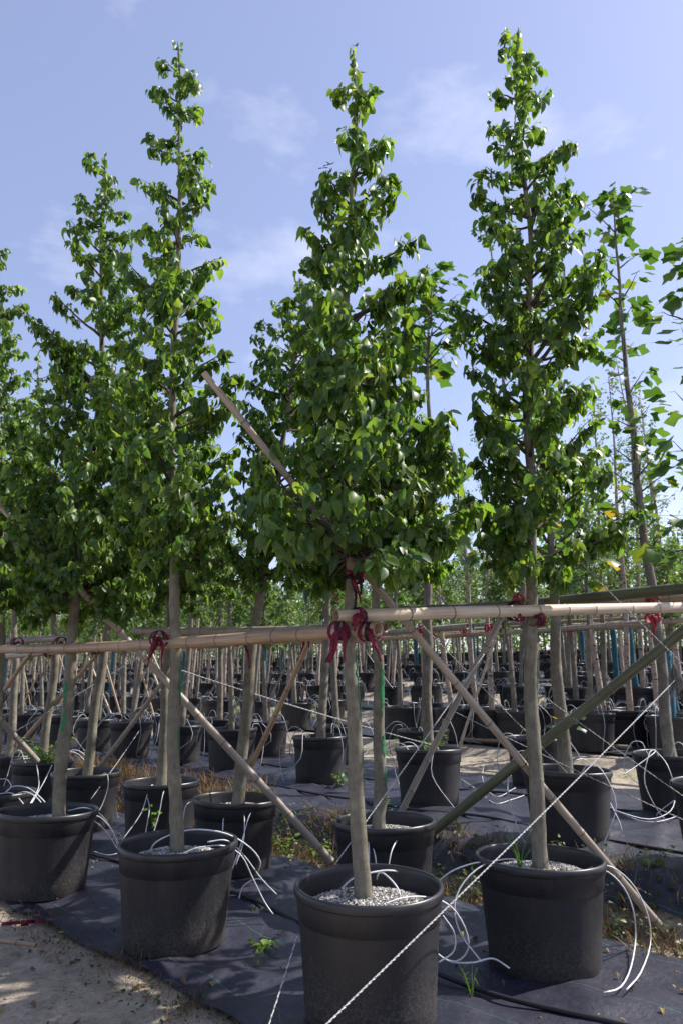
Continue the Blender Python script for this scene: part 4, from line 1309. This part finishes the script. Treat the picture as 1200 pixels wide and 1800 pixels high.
FAR_TUBES = [arc_tubes(i) for i in range(5)]
ORD = ['first', 'second', 'third', 'fourth', 'fifth', 'sixth', 'seventh', 'eighth', 'ninth', 'tenth', 'eleventh', 'twelfth', 'thirteenth', 'fourteenth', 'fifteenth', 'sixteenth', 'seventeenth', 'eighteenth', 'nineteenth', 'twentieth', 'twenty-first', 'twenty-second', 'twenty-third', 'twenty-fourth', 'twenty-fifth', 'twenty-sixth', 'twenty-seventh', 'twenty-eighth', 'twenty-ninth', 'thirtieth']
made = [0]


def potted(x, y, vi, row_name, k, shared):
    """A potted sapling of the rows behind: tree, pot and tubes."""
    key, desc, meshes = VARIANTS[vi]
    me3 = meshes[rng.randrange(len(meshes))]
    ordn = ORD[k] if 0 <= k < len(ORD) else None
    if k == -1: where = row_name
    elif shared or ordn is None: where = 'among the rows far behind'
    else: where = f'{ordn} from right in {row_name}'
    gname = 'saplings in the rows far behind' if shared else 'saplings in the middle rows'
    z = gz(x, y) + .03
    t = empty({'grey': 'sapling', 'birch': 'birch_tree', 'teal': 'wrapped_sapling', 'tulip': 'tulip_sapling'}[key], (x, y, z), (f'{desc} with small sparse leaves, {where}' if not shared else f'thin {desc} {where}'), 'tree', gname)
    t.rotation_euler.z = rng.uniform(0, 6.28)
    sc = rng.uniform(.82, 1.18); t.scale = (1, 1, sc)
    t.rotation_euler.x, t.rotation_euler.y = rng.gauss(0, .02), rng.gauss(0, .02)
    tk = link('trunk', me3[0], t)
    b_ = link('branches', me3[1], t); b_['kind'] = 'stuff'
    f = link('foliage', me3[2], t); f['kind'] = 'stuff'
    if key == 'teal': link('trunk_wrap', WRAP_ME, t)
    p, _ = pot(x, y, f'black pot under the {desc} {where}' if not shared else 'black nursery pot among the rows far behind', ('black pots in the rows far behind' if shared else 'black pots in the middle rows'), False)
    d = empty('drip_tubing', (x, y, z), f'white tubes on pot of {desc} {where}' if not shared else 'white drip tubes on a pot in the rows far behind', 'drip tubing', 'white drip tubes far behind' if shared else 'white drip tubes in the middle rows')
    d.rotation_euler.z = rng.uniform(0, 6.28)
    for me in FAR_TUBES[rng.randrange(5)]: link('tube', me, d)
    made[0] += 1


# second bed, beyond the trees built one by one
for k, (px, py, Y, vi) in enumerate(((563, 1300, 9.6, 0), (408, 1287, 10.7, 0), (318, 1280, 11.7, 0), (232, 1275, 12.5, 0), (172, 1262, 13.5, 0), (110, 1260, 14.4, 0), (40, 1255, 15.4, 0))):
    p = at(px, py, Y); potted(p.x, Y, vi, "the second bed's front row", k, False)
for k, (px, Y, vi) in enumerate(((742, 10.3, 0), (592, 11.4, 0), (470, 12.4, 0), (385, 13.4, 0), (300, 14.4, 0), (218, 15.3, 0), (150, 16.3, 0), (75, 17.3, 0), (10, 18.2, 0))):
    p = at(px, 1270, Y); potted(p.x, Y, vi, "the second bed's back row", k, False)
VARIANTS.append(('birch', 'tall bare-stemmed birch', [far_tree_meshes(141, 6.3, M['birch_bark'], M['far_leaf'], 26, .065, .050, 2.4, (1, 3)), far_tree_meshes(142, 5.7, M['grey_bark'], M['far_leaf'], 30, .07, .050, 2.2, (2, 4))]))
for px, Y, w_ in ((1062, 13.2, 'just right of the right-hand crown'), (1108, 12.2, 'behind the thin tulip trunk'), (1152, 12.8, 'right of the thin tulip trunk'), (1186, 11.4, 'at the right edge'), (1016, 14.2, 'behind the right-hand crown'),
                  (1130, 15.0, 'further back by the thin tulip trunk'), (1200, 14.4, 'further back at the right edge'), (862, 13.0, 'left of the right-hand trunk'), (1085, 16.5, 'far behind the right-hand crown'), (1170, 17.5, 'far back at the right'), (1040, 18.5, 'far back right of the tallest crown'),
                  (1120, 19.5, 'far back by the thin tulip trunk'), (985, 17.0, 'far back behind the right-hand trunk'), (835, 19.0, 'in the gap between the two big crowns')):
    p = at(px, 1250, Y); potted(p.x, Y, 4, w_, -1, False)
ROWS = [(15.3, 'first row past the sand', False), (16.9, 'second row past the sand', False), (20.2, 'third row past the sand', False), (22.4, 'fourth row past the sand', False), (25.9, '', True), (28.2, '', True), (31.4, '', True), (33.6, '', True)]
for s, rn, shared in ROWS:
    x = .34 * s + rng.uniform(0, .6)
    k = 0
    step = 1.0
    while x > -.90 * s:
        y = s - x + rng.uniform(-.12, .12)
        px = 600 + FOC * x / (y * CP)
        if -40 < px < 1240 and made[0] < 290 and rng.random() > .07:
            q = rng.random()
            vi = 0 if q < .50 else 1 if q < .78 else 2 if q < .90 else 3
            potted(x, y, vi, rn, k, shared); k += 1
        x -= step * rng.uniform(.88, 1.12) * .93

# far rails
RAILZ = {15.3: 1.86, 16.9: 1.86, 20.2: 1.9, 22.4: 1.9, 25.9: 1.9, 28.2: 1.9}
n_r = 0
for s, hz in list(RAILZ.items()) + [(8.95, 1.75), (11.2, 1.85)]:
    x = .36 * s if s > 12 else (.1 if s < 10 else 1.6)
    while x > -.92 * s:
        L = rng.uniform(3.2, 4.8)
        x2 = x - L * .72
        a = Vector((x, s - x - .08, gz(x, s - x) + hz + rng.uniform(-.05, .08)))
        c = Vector((x2 - .2, s - x2 + .2 - .08, gz(x2, s - x2) + hz + rng.uniform(-.05, .08)))
        where = {8.95: 'front row of the second bed', 11.2: 'back row of the second bed', 15.3: 'first row beyond the sand path', 16.9: 'second row beyond the sand path'}.get(s)
        k = int(round((.36 * s - x) / (.72 * 4)))
        pole('bamboo_rail', a, c, .040, .034, rng.choice(('bamboo_grey', 'bamboo_tan', 'bamboo_grey', 'bamboo_pale')), (f'bamboo rail along the {where}, {ORD[min(19, n_r % 20)]} stretch leftwards' if where else 'thin bamboo rail along the rows far behind'), group='rails of the rows behind' if where else 'rails of the rows far behind', seed=200 + n_r, n=8)
        n_r += 1
        x = x2

# braces in the rows behind
for i in range(16):
    s = (14.4, 16.5, 11.5, 19.9)[i % 4]
    x = rng.uniform(-.75 * s, .26 * s)
    y = s - x
    dx = rng.choice((-1, 1)) * rng.uniform(.6, 1.1)
    pole('bamboo_brace', (x, y, gz(x, y)), (x + dx, y + .1 - dx * .3, gz(x, y) + 1.95), .024, .020, rng.choice(('bamboo_grey', 'bamboo_tan', 'bamboo_pale')), 'thin slanting brace among the rows behind', group='braces of the rows behind', seed=300 + i, n=8)
# small red tapes on the far rows
for i in range(14):
    s = (14.6, 16.8, 11.1)[i % 3]
    x = rng.uniform(-.6 * s, .28 * s); y = s - x
    tie((x, y, gz(x, y) + 1.88), (-.7, .7, 0), .045, 'small red tape on a rail of the rows behind', 400 + i, 2, ('redlight', 'redlight', 'redlight'), .16, 'red tapes of the rows behind')

# ------------------------------------------------------------------ far rows and wood as masses
def far_mass():
    P, D, NN, S = [], [], [], []
    mbt = MB()
    for i in range(600):
        s = rng.uniform(35.5, 62)
        x = rng.uniform(-.95 * s, .40 * s); y = s - x
        zg = gz(x, y)
        h = rng.uniform(3.2, 5.2) if s < 55 else rng.uniform(4, 6.5)
        mbt.tube([Vector((x, y, zg)), Vector((x + rng.gauss(0, .1), y, zg + h * .6)), Vector((x + rng.gauss(0, .15), y, zg + h))], [.05, .035, .006], 5, False)
        for _ in range(130):
            zz = rng.uniform(.42, 1.0) if s < 50 else rng.uniform(.02, 1.0)
            rr = .85 * (1.15 - zz) * rng.random() ** .5 + .05
            a = rng.uniform(0, 6.28)
            P.append((x + rr * math.cos(a), y + rr * math.sin(a), zg + zz * h)); D.append((rng.gauss(0, 1), rng.gauss(0, 1), rng.gauss(-.4, .6)))
            NN.append((rng.gauss(0, .6), rng.gauss(0, .6), 1)); S.append(rng.uniform(.12, .24))
    for _ in range(26000):
        s = rng.uniform(57, 66)
        x = rng.uniform(-.95 * s, .42 * s); y = s - x
        P.append((x, y, gz(x, y) + 3.9 * rng.random() * (.75 + .25 * math.sin(.9 * (y - x)))))
        D.append((rng.gauss(0, 1), rng.gauss(0, 1), rng.gauss(-.4, .6))); NN.append((rng.gauss(0, .6), rng.gauss(0, .6), 1)); S.append(rng.uniform(.18, .34))
    me = scatter_mesh('distant_wood', [SMALL], np.array(P), frames(np.array(D), np.array(NN)), np.array(S), M['far_leaf'])
    tag(link('distant_wood', me), 'hazy green saplings filling the far background behind the rows', 'trees', kind='stuff')
    tag(link('distant_trunks', mbt.mesh('distant_trunks', M['grey_bark'])), 'thin grey trunks crowding the far background', 'tree trunks', kind='stuff')


far_mass()
mb = MB()
for i in range(900):
    s = rng.choice((36.8, 39, 42.3, 44.6, 46.4, 49, 51.5, 54, 57)) + rng.uniform(-.2, .2)
    x = rng.uniform(-.95 * s, .40 * s); y = s - x; zg = gz(x, y)
    b0 = len(mb.v)
    mb.lathe([(.29, 0), (.34, .52), (.35, .55), (.32, .55), (.31, .47), (.01, .49)], 9)
    for q in range(b0, len(mb.v)): mb.v[q] += Vector((x, y, zg + .03))
tag(link('distant_pots', mb.mesh('distant_pots', M['pot_rim'])), 'small black pots in rows in the far background', 'plant pots', kind='stuff')

# ------------------------------------------------------------------ weeds, grass, litter
def in_band(n, s0, s1, x0, x1):
    s = nrng.uniform(s0, s1, n); x = nrng.uniform(x0, x1, n)
    return x, s - x


def plant_mass(name, n, s0, s1, x0, x1, shape, size, mat, label, up=.5, zr=.22, cat='weeds', clump=0):
    x, y = in_band(n, s0, s1, x0, x1)
    if clump:
        cx, cy = in_band(clump, s0, s1, x0, x1)
        k = nrng.integers(0, clump, n)
        x = cx[k] + nrng.normal(0, .07, n); y = cy[k] + nrng.normal(0, .07, n)
    z = ground_z(x, y) + (nrng.random(n) ** 1.5 * zr if zr > 0 else .005)
    D = nrng.normal(size=(n, 3)) * .7; D[:, 2] = up + nrng.normal(size=n) * .3
    Nn = nrng.normal(size=(n, 3)) * .5; Nn[:, 2] += 1
    sz = size * nrng.uniform(.55, 1.25, n)
    me = scatter_mesh(name, [shape], np.stack([x, y, z], -1), frames(D, Nn), sz, mat)
    return tag(link(name, me), label, cat, kind='stuff')


plant_mass('ditch_weeds', 2600, 6.36, 7.30, -.95, 3.4, WEED, .042, M['weed_leaf'], 'dark leafy weeds growing in the ditch between the two beds', .25, .20)
plant_mass('ditch_grass', 5200, 6.3, 7.4, -4.5, 3.6, BLADE, .17, M['dry_grass'], 'dry straw grass in the ditch between the two beds', 1.1, 0, 'grass', 260)
plant_mass('dry_grass', 1900, 6.9, 7.6, -5.5, -.6, BLADE, .26, M['dry_grass'], 'brown dead grass standing along the second bed at the left', 1.7, 0, 'grass', 120)
plant_mass('edge_grass', 1300, 3.0, 3.3, -2.6, .2, BLADE, .075, M['dry_grass'], 'thin dry grass along the front mat edge', 1.0, 0, 'grass', 60)
plant_mass('edge_weeds', 330, 2.95, 3.35, -2.6, .2, WEED, .026, M['weed_leaf'], 'tiny green weeds along the front mat edge', .4, .02, 'weeds', 38)
plant_mass('path_grass', 2200, 12.9, 14.7, -8, 5, BLADE, .09, M['bright_weed'], 'patchy yellowish grass on the sand path', 1.1, 0, 'grass', 60)
plant_mass('far_weeds', 5000, 18.2, 19.4, -14, 7, BLADE, .22, M['bright_weed'], 'yellow green grass between the beds further back', 1.3, 0, 'grass', 160)
n = 640
x, y = in_band(n, 1.6, 6.2, -2.6, 2.4)
zz = np.array([gz(a, b_) + (.045 if a + b_ > 3.2 else .012) for a, b_ in zip(x, y)])
me = scatter_mesh('leaf_litter', [PEAR[1], WEED], np.stack([x, y, zz], -1), frames(np.concatenate([nrng.normal(size=(n, 2)), nrng.normal(size=(n, 1)) * .2], 1), np.concatenate([nrng.normal(size=(n, 2)) * .35, np.ones((n, 1))], 1)), nrng.uniform(.015, .042, n), M['litter'])
tag(link('leaf_litter', me), 'small dry fallen leaves on the mat and dirt', 'leaf litter', kind='stuff')
# pebbles and clods on the dirt
n = 2600
x, y = in_band(n, 1.2, 3.2, -3.0, .6)
oct_v = np.array([(1, 0, 0), (-1, 0, 0), (0, 1, 0), (0, -1, 0), (0, 0, .6), (0, 0, -.6)], float)
oct_f = [(0, 2, 4), (2, 1, 4), (1, 3, 4), (3, 0, 4), (2, 0, 5), (1, 2, 5), (3, 1, 5), (0, 3, 5)]
me = scatter_mesh('clods', [(oct_v, oct_f)], np.stack([x, y, ground_z(x, y) + .001], -1), frames(nrng.normal(size=(n, 3)) * [1, 1, .2], nrng.normal(size=(n, 3)) * .3 + [0, 0, 1]), .003 + .012 * nrng.random(n) ** 4, M['dirt'])
tag(link('clods', me), 'small clods and pebbles on the bare dirt', 'pebbles', kind='stuff')


def leafy_plant(name, pos, nstem, h, leaf, mat, label, cat, seed, spread=.5, shape=WEED, per=9):
    r = random.Random(seed)
    root = empty(name, pos, label, cat)
    mb = MB(); P, D, NN, S = [], [], [], []
    for k in range(nstem):
        a = r.uniform(0, 6.28); L = h * r.uniform(.5, 1.1)
        tip = Vector((math.cos(a) * spread * L, math.sin(a) * spread * L, L))
        mid = tip * .5 + Vector((0, 0, L * .12))
        mb.tube([Vector((0, 0, 0)), mid, tip], [.003, .0022, .001], 4, False)
        for q in range(per):
            u = .25 + .75 * q / max(1, per - 1)
            p = tip * u + Vector((0, 0, .24 * L * u * (1 - u)))
            b_ = r.uniform(0, 6.28)
            P.append(tuple(p)); D.append((math.cos(b_), math.sin(b_), r.uniform(-.2, .5))); NN.append((r.gauss(0, .3), r.gauss(0, .3), 1)); S.append(leaf * r.uniform(.6, 1.2))
    link('stems', mb.mesh('stems', mat), root)['kind'] = 'stuff'
    link('leaves', scatter_mesh('leaves', [shape], np.array(P), frames(np.array(D), np.array(NN)), np.array(S), mat), root)['kind'] = 'stuff'
    return root


pS = near_pots['S'][0].location
leafy_plant('leafy_weed', (pS.x + .05, pS.y - .12, pS.z + .44), 34, .34, .055, M['bright_weed'], 'bushy bright green weed filling the pot at the left', 'weed', 1, .9)
pB = near_pots['B'][0].location
leafy_plant('fern', (pB.x + .03, pB.y - .12, pB.z + .46), 10, .20, .045, M['bright_weed'], 'little pale fern at the foot of the slim tulip tree', 'fern', 2, .7)
leafy_plant('leafy_weed', (-.02, 9.05, gz(-.02, 9.05) + .02), 6, .20, .09, M['bright_weed'], 'bright weed sprouting before the pot left of the nearest trunk', 'weed', 3, .6, WEED, 4)
leafy_plant('leafy_weed', tuple(at(268, 1455, 6.9)), 5, .20, .06, M['bright_weed'], 'small vine with pale leaves hanging on the pot by the brown grass', 'weed', 4, .5, WEED, 4)
leafy_plant('leafy_weed', (-.45, 4.62, mat_z(-.45, 4.62)), 4, .10, .06, M['bright_weed'], 'tiny green weed at the foot of the second front pot', 'weed', 5, .9, WEED, 4)
leafy_plant('leafy_weed', (.62, 3.95, mat_z(.62, 3.95)), 5, .16, .07, M['bright_weed'], 'green weed between the nearest pot and the grass-tuft pot', 'weed', 6, .4, BLADE, 3)
leafy_plant('leafy_weed', tuple(at(985, 1385, 6.2)), 4, .10, .05, M['bright_weed'], 'small weed at the foot of the large pot by the sand', 'weed', 7, .7, WEED, 4)
leafy_plant('leafy_weed', (.42, 7.5, gz(.42, 7.5) + .02), 3, .22, .05, M['bright_weed'], 'thin sprout on the mat left of the fern pot', 'weed', 8, .3, WEED, 5)
leafy_plant('leafy_weed', (.98, 6.6, gz(.98, 6.6) + .02), 3, .10, .05, M['bright_weed'], 'small sprout on the mat above the ditch', 'weed', 9, .5, WEED, 4)
for k, (a, c, Y) in enumerate(((560, 1445, 6.9), (505, 1425, 7.1), (635, 1440, 6.85), (1150, 1560, 5.3))):
    p = at(a, c, Y)
    leafy_plant('leafy_weed', (p.x, p.y, gz(p.x, p.y) + .02), 5, .16, .06, M['bright_weed'], ('yellow green weed on the ditch edge right of the leaning trunk', 'leafy weed behind the pot of the leaning trunk', 'low weed on the ditch edge behind the nearest trunk', 'weed on the ditch bank at the right edge')[k], 'weed', 20 + k, .7, WEED, 4)
# grass tuft in the right pot
pR = near_pots['R'][0].location
root = empty('grass_tuft', (pR.x - .13, pR.y - .10, pR.z + .46), 'tuft of tall grass blades in the right-hand front pot', 'grass tuft')
for k in range(9):
    a = rng.uniform(0, 6.28); L = rng.uniform(.16, .30); mb = MB()
    pts = [Vector((math.cos(a) * .35 * L * u * u, math.sin(a) * .35 * L * u * u, L * u * (1 - .15 * u))) for u in np.linspace(0, 1, 6)]
    mb.ribbon(pts, [.006, .008, .008, .007, .005, .001], (-math.sin(a), math.cos(a), 0), .0008)
    link('blade', mb.mesh('blade', M['bright_weed']), root)
# sprout on the tulip trunk
z = tA.z_of(1275)
c = tA.axis(z)
for k in range(7):
    a = rng.uniform(-2.6, .2)
    o = bpy.data.objects.new('leaf', TULIP_ME[k % 2] if k else YELLOW_ME[0])
    F3 = frames(np.array([[math.cos(a), math.sin(a), rng.uniform(-.1, .6)]]), np.array([[0, -.3, 1.0]]))[0] * rng.uniform(.06, .12)
    Mx = Matrix.Identity(4)
    for i in range(3):
        for j in range(3): Mx[i][j] = F3[i, j]
    pp = c + Vector((math.cos(a) * .06, math.sin(a) * .06, rng.uniform(-.06, .08))) - tA.off
    for i in range(3): Mx[i][3] = pp[i]
    o.parent = tA.root; o.matrix_basis = Mx; COL.objects.link(o)
# frayed bundle on the string by the right edge
mb = MB()
for k in range(60):
    a = rng.uniform(0, 6.28); L = rng.uniform(.12, .24); q = rng.uniform(.01, .05)
    mb.tube([Vector((0, 0, 0)), Vector((math.cos(a) * q, math.sin(a) * q, -L * .5)), Vector((math.cos(a + .5) * q * 1.3, math.sin(a + .5) * q * 1.3, -L))], .0022, 3, False)
o = link('frayed_bundle', mb.mesh('frayed_bundle', M['straw']), loc=at(1184, 1166, 4.8))
tag(o, 'grey frayed bundle of string hanging at the right edge', 'string bundle', kind=None)
